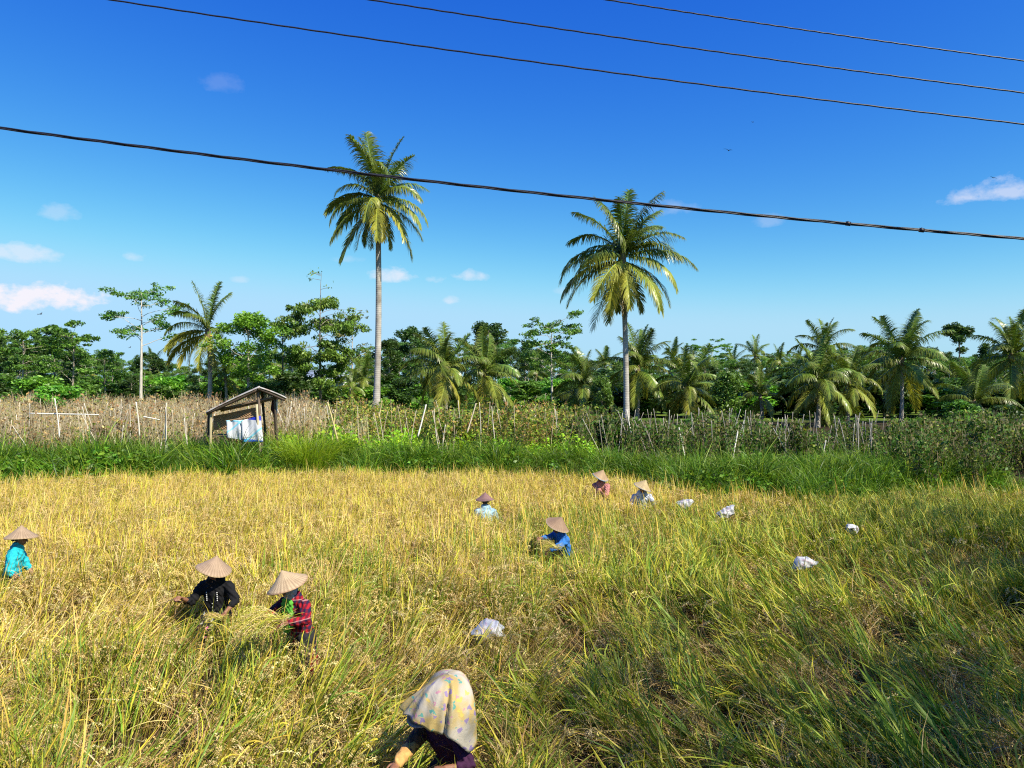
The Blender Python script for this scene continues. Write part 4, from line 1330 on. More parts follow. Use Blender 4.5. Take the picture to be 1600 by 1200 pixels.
def cane_mesh(seed, L, r, col):
    rng = np.random.default_rng(seed)
    b = Buf(); n = 13; t = np.linspace(0, 1, n)
    pts = np.stack([.05 * np.sin(t * rng.uniform(1, 4)), .04 * np.sin(t * rng.uniform(1, 4) + 1), L * t], -1)
    tube(b, pts, r * (1 - .35 * t) * (1 + .15 * (np.arange(n) % 3 == 1)), 6, np.asarray(col))
    return b.mesh('bean_stake', M_BAMBOO, True)


def build_canes():
    rng = np.random.default_rng(77)
    cols = [(.56, .48, .36), (.48, .40, .28), (.66, .60, .50), (.40, .32, .2)]
    ms = [cane_mesh(i, 2.05, .018, cols[i % 4]) for i in range(8)]
    msg = [cane_mesh(20 + i, 1.95, .016, [(.36, .33, .28), (.29, .25, .2), (.48, .45, .40)][i % 3]) for i in range(6)]
    def put(mesh, x, y, lean, az, label, group, sc=1.0):
        o = mobj('bean_stake', mesh, None, (x, y, float(ground(x, y)) - .08))
        o.rotation_euler = tuple(lean_euler(np.array(rng.uniform(0, 6)), np.array(lean), np.array(az)))
        o.scale = (1, 1, sc)
        tag(o, label, 'stake', group)
    zones = [(120, -.76, -.33, 28.2, 45, ms, 'pale dry stake standing among the straw coloured bean plants left of the hut', 'stakes in the dry bean plot'),
             (40, -.32, -.235, 31.5, 44, ms, 'pale dry stake between the hut and the lime green grass clump', 'stakes right of the hut'),
             (38, -.22, .085, 28.9, 38, ms, 'thin stake in the half ripe bean rows behind the middle of the bank', 'stakes in the ripening bean rows'),
             (92, .12, .5, 27.0, 34, msg, 'greyish stake poking out of the dark green bean plot on the right', 'stakes in the green bean plot')]
    for n, u0, u1, y0, y1, mm, lab, grp in zones:
        for i in range(n):
            u = rng.uniform(u0, u1); y = y0 + (y1 - y0) * rng.random() ** 2.2; x = u * y
            if grp.endswith('green bean plot'): y = max(y, float(edge(x, y)) + float(np.interp(u, [.12, .2, .32, .45, .6], [4.0, 3.8, 6.0, 6.0, 3])) + rng.uniform(-.5, 2.6)); x = u * y
            if abs(x - HUT_XY[0]) < 2.4 and y < HUT_XY[1] + 2.6: continue
            put(mm[rng.integers(len(mm))], x, y, abs(rng.normal(0, .3 if 'green bean' in grp else .2)), rng.choice([0, PI]) + rng.normal(0, .5), lab, grp, rng.uniform(.84, 1.1) if 'green bean' in grp else rng.uniform(.68, 1.15))
    # the ones that stand out
    def pole(a, b_, r, col, label, name='bamboo_pole', cat='pole', group=None):
        a, b_ = np.asarray(a), np.asarray(b_); t = np.linspace(0, 1, 12)[:, None]
        L = np.linalg.norm(b_ - a); pts = (b_ - a) * t; pts[:, 1] += .03 * np.sin(t[:, 0] * 4)
        b = Buf(); tube(b, pts, r * (1 + .13 * (np.arange(12) % 3 == 1)) * (1 - .25 * t[:, 0]), 7, col)
        o = mobj(name, b.mesh(name, M_BAMBOO, True), None, a)
        tag(o, label, cat, group)
    W = (.72, .68, .60); Yb = (.56, .46, .22)
    pole(P(46, 646, 28.3), P(155, 648, 28.3), .026, W, 'long white pole fixed level across the dry bean plot on the left', 'rail')
    pole(P(93, 684, 28.2), P(86, 622, 28.2), .024, W, 'upright pale pole carrying the level white pole on the left')
    pole(P(224, 651, 28.8), P(250, 656, 28.8), .022, W, 'short level white stick left of the hut', 'rail')
    pole(P(218, 682, 28.4), P(213, 628, 28.4), .028, (.66, .6, .48), 'thick pale stake standing alone midway between level pole and hut')
    pole(P(528, 690, 28.0), P(512, 628, 28.0), .032, Yb, 'yellow bamboo pole leaning at the lime grass clump, left of its pair', group='yellow poles by the lime grass clump')
    pole(P(519, 690, 28.1), P(524, 640, 28.1), .03, Yb, 'yellow bamboo pole crossing behind the leaning one at the lime grass clump', group='yellow poles by the lime grass clump')
    pole(P(653, 682, 27.9), P(666, 632, 28.2), .03, W, 'whitish pole leaning right in the ripening beans, below the squat palms', group='whitish leaning poles')
    pole(P(730, 676, 27.9), P(744, 630, 28.2), .028, (.5, .42, .3), 'brownish thin pole leaning right beside a bushy bean clump', group='whitish leaning poles')
    pole(P(592, 652, 28.1), P(597, 626, 28.1), .028, Yb, 'short yellowish pole in front of the tall left palm')
    pole(P(986, 676, 28), P(979, 640, 28), .024, W, 'thin white pole just under the trunk of the tall right palm')
    pole(P(1144, 724, 25.9), P(1153, 672, 26.2), .03, W, 'clean white pole leaning right at the front of the green bean plot', group='white poles of the green plot')
    pole(P(1072, 722, 26.4), P(1060, 666, 26.6), .026, (.6, .58, .52), 'white pole leaning left at the front of the green bean plot', group='white poles of the green plot')
    pole(P(1284, 728, 25.8), P(1290, 688, 26.0), .024, (.6, .56, .48), 'thin pole at the front edge of the green plot above the grass hump', group='white poles of the green plot')


def build_house():
    d = 82.0
    o = P(505, 612, d); gz = float(ground(o[0], d))
    e = empty('village_house', (o[0], d, gz), 'low white house with a grey metal roof far behind the trees', 'house')
    h = 3.9 - gz
    w = 2.6
    b = Buf(); box(b, [0, 0, 1.45], [w * 2, 4, 2.9]); mobj('wall', b.mesh('wall', simple('whitewash', (.76, .74, .68), .8, .2, 3, .1)), e)
    mr = simple('grey_metal_roof', (.33, .40, .48), .4, .5, 4, .15)
    for sg in (-1, 1):
        b = Buf(); a = R(24) * sg
        M = np.array([[1, 0, 0], [0, math.cos(a), -math.sin(a)], [0, math.sin(a), math.cos(a)]])
        box(b, [0, -sg * -1.25 * 1.0, 3.55], [w * 2 + .9, 3.0, .07], M.T)
        mobj('roof_slope', b.mesh('roof_slope', mr), e)
    b = Buf(); box(b, [1.0, -2.03, 1.0], [.85, .08, 2.0], None, (.12, .08, .05)); mobj('door', b.mesh('door', M_PLAIN), e)
    for x in (-1.4,):
        b = Buf(); box(b, [x, -2.03, 1.6], [1.0, .08, .9], None, (.05, .06, .07)); mobj('window', b.mesh('window', M_PLAIN), e)


def build_cables():
    mc = simple('black_cable', (.016, .016, .024), .45, .4, 60, .3)
    def path(y0, y1, x0, x1, sag, d, n):
        t = np.linspace(-1.4, 2.3, n); px = x0 + (x1 - x0) * t
        py = y0 + (y1 - y0) * t + 4 * sag * t * (1 - t)
        return np.array([P(a, b, d + .0 * a) for a, b in zip(px, py)])
    p = path(200, 373, 0, 1600, 11, 8.0, 1500)
    b = Buf()
    an = np.arange(len(p)) * .11
    for k in range(3):
        q = p + np.stack([0 * an, .0094 * np.cos(an + k * 2.094), .0094 * np.sin(an + k * 2.094)], -1)
        tube(b, q, .0088, 6)
    o = mobj('power_cable', b.mesh('power_cable', mc, True)); tag(o, 'thick black twisted cable, lowest of the wires, crossing before the palms', 'cable', 'wires across the sky')
    for px in (1325, 1440):
        py = 200 + 173 * px / 1600 + 44 * (px / 1600) * (1 - px / 1600)
        b = Buf(); tube(b, [P(px - 3.5, py - .4, 8), P(px + 3.5, py + .4, 8)], .024, 8)
        box(b, P(px, py - 2.5, 8) , [.01, .01, .022])
        mobj('cable_clip', b.mesh('cable_clip', mc), o)
    for x0, y0, x1, y1, sag, d, lab in ((175, 0, 1600, 194, 7, 11.0, 'thin dark wire just above the thick cable, lowest of the three thin ones'),
                                        (580, 0, 1600, 145, 4, 11.6, 'thin dark wire in the middle of the three thin ones'),
                                        (950, 0, 1600, 95, 2, 12.2, 'topmost thin dark wire crossing the upper right corner of the sky')):
        b = Buf(); q = path(y0, y1, x0, x1, sag, d, 700); an = np.arange(700) * .9
        tube(b, q + np.stack([0 * an, .002 * np.cos(an), .002 * np.sin(an)], -1), .0118, 6)
        o = mobj('power_wire', b.mesh('power_wire', mc, True)); tag(o, lab, 'wire', 'wires across the sky')


def build_birds():
    m = simple('dark_feathers', (.02, .02, .025), .7)
    for i, (px, py, d, s, rz, lab) in enumerate(((1138, 235, 60, .34, .9, 'small dark bird gliding with bent wings right of the tall right palm'),
                                                 (1176, 191, 95, .28, .3, 'tiny bird high in the sky between the wires'),
                                                 (1552, 278, 55, .2, 1.4, 'dark bird above the white cloud at the right edge'),
                                                 (63, 491, 80, .40, .1, 'small bird below the big cloud at the left'),
                                                 (203, 543, 110, .34, .2, 'tiny bird low beside the slim pale tree'))):
        b = Buf()
        tube(b, [[-.5, 0, 0], [-.3, 0, .0], [0, 0, .03], [.25, 0, .03], [.42, 0, .04]], np.array([.03, .06, .1, .09, .03]), 7)
        for sg in (-1, 1):
            pts = np.array([[.05, 0, .05], [.12, sg * .45, .26], [.0, sg * .9, .24], [-.22, sg * 1.25, .1]]); ch = np.array([.34, .3, .2, .04])
            v = np.concatenate([pts + np.stack([ch / 2, 0 * ch, 0 * ch], -1), pts - np.stack([ch / 2, 0 * ch, 0 * ch], -1)])
            v = np.concatenate([v, v - [0, 0, .02]])
            f = [[k, k + 1, k + 5, k + 4] for k in range(3)] + [[k + 12, k + 13, k + 9, k + 8] for k in range(3)]
            b.add(v, f, (.1, .1, .1))
        b.add([[-.45, -.03, 0], [-.45, .03, 0], [-.85, .14, 0], [-.85, -.14, 0]], [[0, 1, 2, 3]], (.1, .1, .1))
        o = mobj('bird', b.mesh('bird', m), None, P(px, py, d)); o.scale = (s,) * 3; o.rotation_euler = (.35, .1, rz)
        tag(o, lab, 'bird', 'birds in the sky')


# ------------------------------------------------------------------ layout
HUT_XY = (P(385, 600, 27.5)[0], 27.5 + 1.0)


def base_at(px, d):
    x = (px - 800) / F_PX * d
    return np.array([x, d, float(ground(x, d))])


def T(meshes, H, px, ytop, d, label, cat='tree', group=None, rz=0.0, wide=1.0):
    b = base_at(px, d)
    sc = (P(px, ytop, d)[2] - b[2]) / H
    return plant_tree('broadleaf_tree' if cat == 'tree' else cat.replace(' ', '_'), meshes, b, label, cat, group, sc, rz, sc * wide)


def build_trees():
    init_fronds()
    # the two tall palms, leaf by leaf: (rise, heading, size, variant); heading 0 = right, 90 = away, 180 = left, 270 = towards the camera
    sp1 = [(86, 100, 1.08, 0), (80, 20, 1.0, 0), (80, 170, 1.0, 1), (74, 230, 1.02, 0), (72, 330, .9, 1), (72, 80, 1.0, 0), (60, 185, .95, 1), (62, 140, 1, 0), (50, 15, .85, 0), (58, 270, .8, 0),
           (44, 200, .78, 2), (30, 60, .8, 0), (22, 178, .95, 2), (8, 205, .92, 1), (8, 150, .9, 0), (15, 0, .92, 1), (0, 340, .95, 1), (-15, 20, .9, 0), (-30, 325, .85, 2), (-38, 262, .78, 2), (-45, 285, .7, 2), (-50, 215, .85, 1), (-45, 160, .7, 0), (-62, 235, .8, 1), (-58, 345, .75, 1),
           (36, 330, .9, 1), (4, 270, .85, 2), (-25, 190, 1.0, 0), (-42, 15, 1.0, 0), (-50, 195, 1.05, 0)]
    palm(P(590, 314, 48), base_at(587, 48), 4.35, 'tallest coconut palm with a slender white trunk, left of the middle', sp1, 1, rtrunk=.2, nuts=9, bow=.25)
    sp2 = [(86, 60, .95, 0), (73, 345, .98, 0), (74, 195, .95, 0), (68, 160, .95, 1), (70, 250, .85, 0), (66, 20, .9, 0), (58, 40, .98, 0), (58, 150, .9, 2), (56, 300, .7, 0), (44, 200, .72, 2), (44, 15, .98, 1), (40, 100, .9, 0),
           (30, 178, .92, 1), (18, 0, 1.02, 0), (15, 215, .8, 0), (10, 190, 1.02, 1), (5, 335, .92, 2), (0, 168, 1.0, 1), (-10, 20, .95, 1), (-15, 200, .98, 1), (-20, 320, .9, 1), (-36, 350, .9, 1), (-40, 245, .85, 2), (-48, 280, .72, 2), (-56, 225, .9, 1), (-58, 310, .72, 1), (-35, 100, .8, 0),
           (48, 330, .9, 0), (2, 205, 1.0, 1), (-12, 250, .9, 2), (-50, 200, 1.05, 0)]
    palm(P(972, 405, 42), base_at(979, 42), 4.4, 'broad tall coconut palm with a grey trunk, right of the middle', sp2, 2, rtrunk=.155, nuts=12, bow=.15, dead=3)
    sp3 = [(84, 60, 1.0, 0), (80, 200, 1.0, 0), (76, 20, .9, 0), (66, 190, .95, 1), (60, 170, 1.0, 0), (52, 250, .8, 1), (40, 178, .95, 1), (30, 100, .9, 0), (18, 185, 1.0, 2), (5, 175, .95, 2), (-10, 195, 1.0, 1), (-20, 160, .9, 2), (-40, 215, .85, 2), (-48, 260, .8, 2), (-58, 300, .7, 1), (-30, 20, .6, 1)]
    palm(P(325, 520, 60), base_at(326, 60), 4.2, 'windswept coconut palm with its yellow leaves all hanging to the left', sp3, 3, rtrunk=.17, nuts=6)
    mids = [(695, 582, 55, 3.3, 'squat bushy palm with low yellow hanging leaves, left of a squat pair', 696, 17, 1, 12),
            (757, 585, 57, 3.2, 'squat palm with bright curved leaves, right of a squat pair', 755, 16, 1, 13),
            (912, 605, 56, 2.9, 'young palm with upright dark green leaves in front of a flat topped tree', 910, 15, 0, 14),
            (997, 577, 54, 3.0, 'medium palm just behind the trunk of the broad tall palm', 995, 19, 0, 15),
            (1073, 608, 52, 2.8, 'low spreading palm right of the broad tall palm', 1073, 17, 1, 16),
            (1188, 620, 53, 1.9, 'small yellowing palm beside a glossy round bush', 1190, 11, 1, 17),
            (1278, 600, 50, 3.0, 'dense yellow green palm, first of the palm row on the right', 1277, 21, 1, 18),
            (1326, 597, 51, 2.5, 'slim palm with arching yellow green leaves and a bare white stem', 1325, 14, 1, 19),
            (1408, 565, 54, 3.4, 'tall dark palm on a straight white trunk, second from the right edge', 1408, 20, 0, 20),
            (1580, 558, 58, 3.3, 'dark palm with a drooping crown at the right edge', 1582, 20, 0, 21),
            (1522, 632, 50, 2.8, 'young stemless palm with long arching leaves low on the right', 1524, 13, 0, 22),
            (1287, 548, 76, 3.4, 'dark feathery palm rising behind the dense yellow green palm', 1288, 16, 0, 23),
            (352, 590, 62, 2.1, 'small yellowish palm in the shade of the windswept palm', 353, 11, 1, 24),
            (566, 597, 63, 2.2, 'small palm just left of the tall white trunk', 565, 12, 1, 25),
            (548, 606, 60, 1.5, 'scrawny young palm with pale leaves left of the tall white trunk', 548, 8, 1, 26)]
    for px, py, d, size, lab, bx, nf, yel, sd in mids:
        size *= 1.15; nf += 4
        b = base_at(bx, d); c = P(px, py, d); c[2] = max(c[2], b[2] + .6)
        palm(c, b, size, lab, None, sd, nf, None, .13, 5 if size > 2.6 else 2, yel - .3, 0, 'coconut_palm', .15, low=-52 if c[2] - b[2] > 1.5 else -20)
    for i, (px, py, d, s) in enumerate([(1053, 560, 118, 3.6), (1078, 566, 125, 3.2), (1180, 557, 120, 3.8), (1218, 566, 110, 3.3), (1146, 572, 105, 3.2), (240, 575, 110, 3.4), (420, 570, 110, 3.2), (838, 585, 85, 2.8),
                                        (1450, 580, 92, 3.2), (1246, 585, 88, 3.0), (945, 575, 95, 3.0), (1355, 575, 84, 3.0), (130, 585, 98, 3.0), (660, 580, 90, 3.0), (1560, 590, 88, 3.0), (1110, 592, 82, 2.8), (1490, 605, 75, 2.6)]):
        b = base_at(px, d)
        palm(P(px, py, d), b, s, 'small distant palm standing in the far belt of trees', None, 60 + i, 13, 'palms in the far belt of trees', .14, 2, -.2 if i % 3 else .4)
    o = P(1166, 613, 60); b = Buf(); box(b, [0, 0, 0], [1.3, .05, .8]); box(b, [0, .5, .38], [1.3, 1.0, .05])
    for sx in (-.6, .6): box(b, [sx, .95, -.6], [.06, .06, 2.0])
    e = mobj('blue_tarp', b.mesh('blue_tarp', simple('blue_tarpaulin', (.03, .22, .55), .5, .4, 3)), None, o); tag(e, 'bright blue tarp hung behind the small yellowing palm', 'tarp')
    # single trees
    m = tree_meshes(1, 11, .15, 15, .56, 2.7, (12, 48), 'even', .72, .42, 60, .15, G_MID, (.52, .48, .42), .25, 3)
    T(m, 11.6, 220, 446, 62, 'slim tree with a bare pale trunk and flat leaf tufts, left of the windswept palm')
    m = tree_meshes(2, 8, .13, 22, .30, 2.7, (25, 65), 'round', .72, .7, 85, .15, G_BRIGHT, (.42, .37, .3), .3, 4)
    T(m, 8.5, 388, 492, 58, 'bright green bushy tree behind the ridge of the hut', wide=1.05)
    m = tree_meshes(3, 8, .13, 16, .18, 2.3, (15, 55), 'round', .62, .6, 70, .15, G_MID, (.25, .22, .18), .4, 4)
    T(m, 8.4, 440, 502, 66, 'dark green tree between the bright bushy tree and the weeping tree')
    m = tree_meshes(4, 10, .14, 34, .22, 3.7, (20, 60), 'weep', .64, .65, 92, .15, G_OLIVE, (.24, .2, .17), 1.5, 6, hang=.9, spire=2.6)
    T(m, 10.3, 501, 466, 64, 'tall weeping tree with a bare twig spire above its crown')
    m = tree_meshes(5, 8, .09, 12, .45, 1.7, (20, 55), 'even', .45, .6, 13, .14, G_PALE, (.5, .42, .33), .2, 3)
    T(m, 8.2, 552, 508, 66, 'sparse pale tree with few brownish leaves, left of the tall palm trunk')
    for i, (px, yt, d, lab) in enumerate(((607, 530, 78, 'dark round tree just right of the tall palm trunk'), (641, 514, 80, 'dark round tree with a thin white stem, taller of two near the tall trunk'))):
        m = tree_meshes(6 + i, 9, .14, 17, .28, 2.2, (25, 65), 'round', .7, .8, 90, .16, G_DARK, (.4, .37, .32), .1, 4)
        T(m, 9.5, px, yt, d, lab)
    m = tree_meshes(9, 9, .15, 18, .3, 2.9, (25, 60), 'round', .75, .75, 90, .17, G_DARK, (.3, .26, .2), .1, 4)
    T(m, 9.6, 764, 506, 84, 'dark domed tree behind the squat pair of palms')
    m = tree_meshes(10, 8, .12, 22, .42, 2.6, (5, 38), 'even', .62, .4, 65, .14, G_MID, (.5, .45, .38), .25, 4)
    T(m, 8.2, 863, 505, 62, 'flat topped layered tree with a straight pale trunk in the middle')
    m = tree_meshes(11, 3.4, .08, 16, .12, 1.2, (20, 70), 'round', .45, .8, 80, .11, G_MID, (.25, .2, .15), .1, 3)
    T(m, 3.7, 1137, 582, 48, 'glossy round bush with yellow green leaves, right of the low spreading palm', 'bush')
    T(m, 3.7, 942, 590, 52, 'leafy green bush left of the grey palm trunk', 'bush', None, 2.0, .8)
    m = tree_meshes(12, 10, .16, 12, .72, 2.0, (0, 75), 'round', .72, .8, 90, .17, G_DARK, (.2, .17, .14), 0, 4)
    T(m, 10.2, 1500, 512, 84, 'lollipop shaped dark tree standing above the others near the right edge', wide=1.0)
    m = tree_meshes(13, 8, .14, 22, .12, 1.9, (30, 60), 'cone', .6, 1.0, 75, .16, G_DARK, (.2, .17, .14), 0, 3)
    T(m, 8.2, 1535, 540, 82, 'dark cone shaped tree left of the palm at the right edge')
    m = tree_meshes(14, 9, .13, 13, .72, 3.0, (12, 40), 'even', .6, .3, 55, .16, G_MID, (.4, .36, .3), .1, 4)
    T(m, 9.4, 1112, 541, 108, 'umbrella shaped tree on a white stem in the far belt of trees')
    # the cluster at the left edge
    ml = [tree_meshes(20 + i, 8, .13, (19, 22, 15)[i], (.3, .32, .4)[i], (2.6, 2.6, 2.4)[i], (10, 50), ('even', 'round', 'even')[i], .62, (.45, .7, .4)[i], (70, 95, 60)[i], .16, (G_MID, G_DARK, G_MID)[i], (.33, .28, .22), .3, 4) for i in range(3)]
    for k, px, yt, d, lab in ((0, 34, 518, 60, 'green layered tree at the left edge of the picture'), (1, 86, 512, 66, 'dark rounded tree, second from the left edge'),
                              (2, 112, 514, 62, 'open tree with tiered branches, third from the left edge'), (0, 165, 552, 68, 'lower green tree right of the tiered open tree'),
                              (1, -30, 520, 66, 'dark tree cut by the left edge of the picture'), (1, 236, 552, 84, 'small dark tree right of the slim pale trunk')):
        T(ml[k], 8.5, px, yt, d, lab, rz=px * .7)
    # banana-like and broad low bushes in front
    mb = [tree_meshes(30 + i, 2.6, .06, 14, .1, 1.3, (15, 70), 'round', .5, .8, 70, .14, (G_BRIGHT, G_MID, G_DARK)[i], (.2, .16, .1), .2, 3) for i in range(3)]
    for k, px, yt, d, lab in ((0, 60, 590, 52, 'bright leafy bush above the dry beans at the left edge'), (0, 95, 604, 46, 'leafy bush growing among the stakes on the left'), (1, 130, 600, 54, 'green bush between the left bushes and the slim tree'),
                              (2, 452, 585, 60, 'dark bush right of the hut roof'), (2, 955, 655, 30.5, 'dark green shrub at the left end of the green bean plot'), (1, 1262, 712, 25.6, 'low shrub on the grass hump before the green plot'), (2, 405, 598, 57, 'dark shrub behind the hut roof'),
                              (1, 1500, 628, 44, 'green shrub under the young stemless palm'), (2, 1570, 634, 40, 'dark shrub at the right edge behind the bean plot')):
        T(mb[k], 3.1, px, yt, d, lab, 'bush', None, px * .3, 1.25)
    b = base_at(481, 27.2)
    lime = grass_clump(240, 900, 1.75, LIME, .018, .8); o = mobj('grass_tuft', lime.mesh('grass_tuft', M_GRASS), None, (*b[:2], b[2] - .05))
    tag(o, 'lime green mound of long grass just right of the hut', 'grass tuft')
    # the belt of trees behind
    rng = np.random.default_rng(3)
    mm = [tree_meshes(40 + i, 9, .13, 16, (.25, .35, .3, .4, .28, .2)[i], (2.4, 2.7, 2.2, 2.8, 2.5, 2.0)[i], (15, 60), ('round', 'even', 'round', 'flat', 'round', 'cone')[i], .7, (.7, .5, .8, .45, .7, .9)[i], 105, .135,
                      (G_DARK, G_MID, G_DARK, G_MID, G_OLIVE, G_DARK)[i], (.34, .3, .25), .15, 3) for i in range(6)]
    sky = [(-60, 530), (0, 530), (100, 535), (150, 550), (200, 566), (300, 570), (345, 562), (400, 550), (450, 548), (500, 575), (540, 560), (600, 532), (660, 532), (700, 545), (760, 525), (800, 530), (900, 555), (950, 556), (1000, 560), (1150, 560),
           (1200, 556), (1250, 552), (1300, 546), (1350, 541), (1450, 542), (1500, 556), (1550, 552), (1660, 548)]
    lab = {0: 'dark green tree in the far belt of trees behind the palms', 1: 'mid green tree in the far belt of trees behind the palms'}
    px = -190.0
    while px < 1790:
        for d0, d1, dy in ((120, 170, 0), (88, 118, 6), (70, 84, 18)):
            p_ = px + rng.uniform(-10, 10); d = rng.uniform(d0, d1)
            if d < 86 and (480 < p_ < 530 or rng.random() < (.45 if p_ < 950 else .2)): continue
            yt = np.interp(p_, *zip(*sky)) + dy * rng.uniform(.3, 1.7) + rng.uniform(-4, 6)
            k = int(rng.integers(0, 6))
            T(mm[k], 9.6, p_, min(yt, 590), d, lab[0 if k in (0, 2, 5) else 1], 'tree', 'trees in the far belt', rng.uniform(0, 6), rng.uniform(.85, 1.3))
        px += rng.uniform(19, 27) if px < 950 else rng.uniform(15, 22)
    ug = 'low undergrowth bush at the foot of the tree belt'
    for i in range(96):
        p_ = (-40 + 1690 * (i + rng.uniform(.1, .9)) / 62) if i < 62 else 880 + 770 * (i - 62 + rng.uniform(.1, .9)) / 34; d = rng.uniform(60, 84)
        T(mb[rng.integers(0, 3)] if p_ < 900 or i % 3 else mb[2], 3.0, p_, rng.uniform(580 if p_ > 900 else 588, 608), d, ug, 'bush', 'undergrowth bushes', rng.uniform(0, 6), rng.uniform(1.2, 1.9))
    # added trees, unseen at the right: put there only to throw dappled shade over the near right corner
    ms = tree_meshes(70, 11, .2, 22, .45, 4.6, (10, 60), 'round', 2.0, .7, 70, .115, G_MID, (.3, .26, .2), .1, 5)
    for i, (x, y, sc, rz) in enumerate(SHADE):
        plant_tree('added_shade_tree', ms, (x, y, float(ground(x, y))), 'added leafy tree out of the picture, put there to shade the near right corner', 'tree', 'added shade trees', sc, rz)


SHADE = [(12.4, .6, 1.0, 0), (16.6, 3.9, 1.05, 2.1), (19.0, 8.6, 1.1, 4.0)]


# ------------------------------------------------------------------ sky, sun, camera
def build_world():
    w = bpy.data.worlds.new('World'); SC.world = w; w.use_nodes = True
    t = w.node_tree; t.nodes.clear()
    n = t.nodes.new
    def math_(op, a, b=0.0, clamp=False):
        q = n('ShaderNodeMath'); q.operation = op; q.use_clamp = clamp
        for i, v in enumerate((a, b)):
            if isinstance(v, bpy.types.NodeSocket): t.links.new(v, q.inputs[i])
            else: q.inputs[i].default_value = v
        return q.outputs[0]
    def smin_(a, b):
        q = n('ShaderNodeMath'); q.operation = 'SMOOTH_MIN'; t.links.new(a, q.inputs[0]); q.inputs[1].default_value = b; q.inputs[2].default_value = .35; return q.outputs[0]
    sky = n('ShaderNodeTexSky'); sky.sky_type = 'NISHITA'; sky.sun_disc = False
    sky.sun_elevation = SUN_EL; sky.sun_rotation = SUN_AZ; sky.altitude = 300; sky.air_density = 1.0; sky.dust_density = .35; sky.ozone_density = 2.0
    # a deep tropical blue: each channel of the sky steepened on its own, as a saturated exposure shows it
    sp = n('ShaderNodeSeparateColor'); cb = n('ShaderNodeCombineColor'); t.links.new(sky.outputs[0], sp.inputs[0])
    for i in range(3):
        v_ = math_('MULTIPLY', math_('POWER', math_('MULTIPLY', sp.outputs[i], .1), SKY['pw'][i]), SKY['mul'][i])
        t.links.new(math_('MULTIPLY', smin_(v_, SKY['top'][i]), 1 / SKY['str'] / 2 ** EXPOSURE), cb.inputs[i])
    col = cb.outputs[0]
    # a few small fair-weather clouds, each at its own place in the sky
    geo = n('ShaderNodeTexCoord').outputs['Generated']
    def nz(scale, det, z=1.0):
        mp = n('ShaderNodeMapping'); mp.inputs['Scale'].default_value = (1, 1, z); t.links.new(geo, mp.inputs[0])
        q = n('ShaderNodeTexNoise'); q.inputs['Scale'].default_value = scale; q.inputs['Detail'].default_value = det; q.inputs['Roughness'].default_value = .6
        t.links.new(mp.outputs[0], q.inputs['Vector']); return q.outputs[0]
    n1, n2 = nz(16, 6, 1.6), nz(55, 5, 1.5)
    nse = math_('ADD', math_('MULTIPLY', math_('SUBTRACT', n1, .5), 3.4), math_('MULTIPLY', math_('SUBTRACT', n2, .5), 2.6))
    total = None
    for px, py, cw, ch, st in CLOUDS:
        dv = unit(np.array([(px - 800) / F_PX, 1, -(py - 600) / F_PX])); rt = unit(np.cross(dv, [0, 0, 1.])); up = np.cross(rt, dv)
        def dot(v):
            q = n('ShaderNodeVectorMath'); q.operation = 'DOT_PRODUCT'; t.links.new(geo, q.inputs[0]); q.inputs[1].default_value = tuple(v); return q.outputs['Value']
        k = np.linalg.norm([(px - 800) / F_PX, 1, (py - 600) / F_PX])
        uu = math_('MULTIPLY', dot(rt), F_PX / cw * k); vv = math_('MULTIPLY', dot(up), F_PX / ch * k)
        # flatter below than above
        vv = math_('MULTIPLY', vv, math_('SUBTRACT', 1.0, math_('MULTIPLY', math_('LESS_THAN', vv, 0.0), -.45)))
        r2 = math_('ADD', math_('MULTIPLY', uu, uu), math_('MULTIPLY', vv, vv))
        f = math_('SUBTRACT', 1.0, r2)
        f = math_('ADD', f, math_('MULTIPLY', nse, math_('MULTIPLY', math_('SUBTRACT', 2.6, r2, True), 1.0)))
        front = math_('GREATER_THAN', dot(dv), .5)
        f = math_('MULTIPLY', math_('MULTIPLY', math_('MULTIPLY', f, .85, True), st), front)
        total = f if total is None else math_('MAXIMUM', total, f)
    mx = n('ShaderNodeMix'); mx.data_type = 'RGBA'; t.links.new(total, mx.inputs[0]); t.links.new(col, mx.inputs[6]); mx.inputs[7].default_value = (*(q / 2 ** EXPOSURE for q in SKY['cloud']), 1)
    bg = n('ShaderNodeBackground'); bg.inputs[1].default_value = SKY['str']; t.links.new(mx.outputs[2], bg.inputs[0])
    out = n('ShaderNodeOutputWorld'); t.links.new(bg.outputs[0], out.inputs[0])


SKY = dict(pw=(2.5, 1.62, .5), mul=(4.8, 2.38, 1.25), str=.1, top=(.44, .74, 1.02), cloud=(9.2, 9.0, 9.8))
CLOUDS = [(20, 470, 58, 25, 1.2), (108, 468, 64, 27, 1.3), (30, 397, 55, 17, .5), (92, 334, 34, 16, .24), (350, 132, 34, 20, .08), (212, 402, 22, 10, .35), (614, 432, 42, 15, .65), (736, 432, 30, 11, .5),
          (680, 437, 20, 9, .45), (705, 470, 18, 8, .45), (1560, 300, 84, 24, .5), (1042, 326, 46, 16, .2), (1200, 346, 24, 12, .18), (545, 405, 30, 9, .2), (372, 438, 16, 7, .25), (880, 455, 20, 8, .2)]


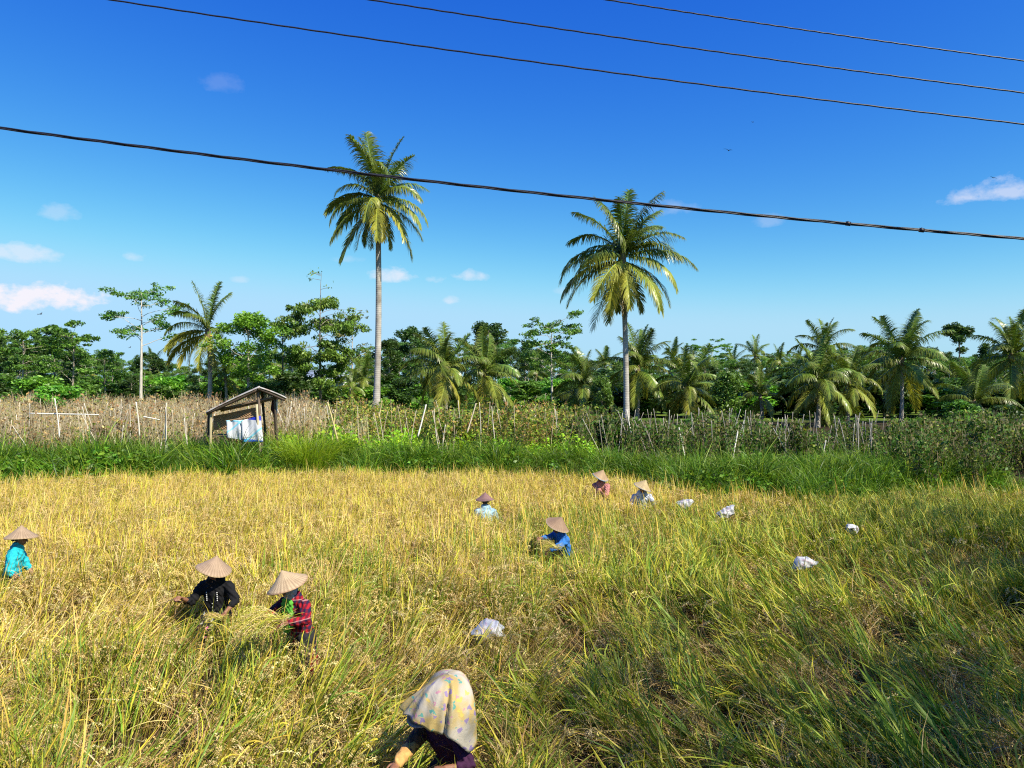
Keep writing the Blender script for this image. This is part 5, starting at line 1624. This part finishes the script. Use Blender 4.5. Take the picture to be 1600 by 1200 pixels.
def build_light():
    l = bpy.data.lights.new('sun', 'SUN'); l.energy = 5.0; l.angle = R(.55); l.color = (1.0, .925, .76)
    o = bpy.data.objects.new('sun', l); link(o)
    d = Vector((math.sin(SUN_AZ) * math.cos(SUN_EL), math.cos(SUN_AZ) * math.cos(SUN_EL), math.sin(SUN_EL)))
    o.rotation_euler = d.to_track_quat('Z', 'Y').to_euler(); o.location = d * 60
    c = bpy.data.cameras.new('camera'); c.sensor_width = 36; c.lens = F_PX / 1600 * 36; c.clip_start = .05; c.clip_end = 5000
    co = bpy.data.objects.new('camera', c); link(co); co.location = (0, 0, H_CAM); co.rotation_euler = (PI / 2, 0, 0)
    SC.camera = co
    v = SC.view_settings; v.view_transform = 'Standard'; v.look = 'None'; v.exposure = EXPOSURE; v.gamma = 1
    cy = SC.cycles
    cy.max_bounces = 6; cy.diffuse_bounces = 2; cy.glossy_bounces = 2; cy.transmission_bounces = 4; cy.transparent_max_bounces = 8
    cy.caustics_reflective = False; cy.caustics_refractive = False
    cy.use_denoising = False
    cy.filter_width = 1.15


EXPOSURE = .75
import time as _t
_t0 = _t.time()
def step(nm, f):
    r = f(); print('STEP %s %.1f' % (nm, _t.time() - _t0), flush=True); return r

step('ground', build_ground)
step('sacks', build_sacks)
PEOPLE = step('people', build_people)
for k_, w_ in PEOPLE.items():
    hw_ = w_['root'] + w_['Rw'] @ w_['head']
    fh_ = {'cyan': 1.02, 'plaid': 1.12, 'bent': .62, 'black': .8}.get(k_, .84)
    PEOPLE_XY.append((w_['root'][0], w_['root'][1] + .05, .2, fh_)); PEOPLE_XY.append((hw_[0], hw_[1], .2, fh_))
for px_, d_ in ((300, 10.0), (285, 9.95), (850, 13.5)):
    PEOPLE_XY.append((P(px_, 0, d_)[0], d_, .17, .8))
step('hut', build_hut)
step('rice', build_rice)
step('grass', build_grass)
step('beans', build_beans)
step('canes', build_canes)
step('trees', build_trees)
step('house', build_house)
step('cables', build_cables)
step('birds', build_birds)
build_world(); build_light()
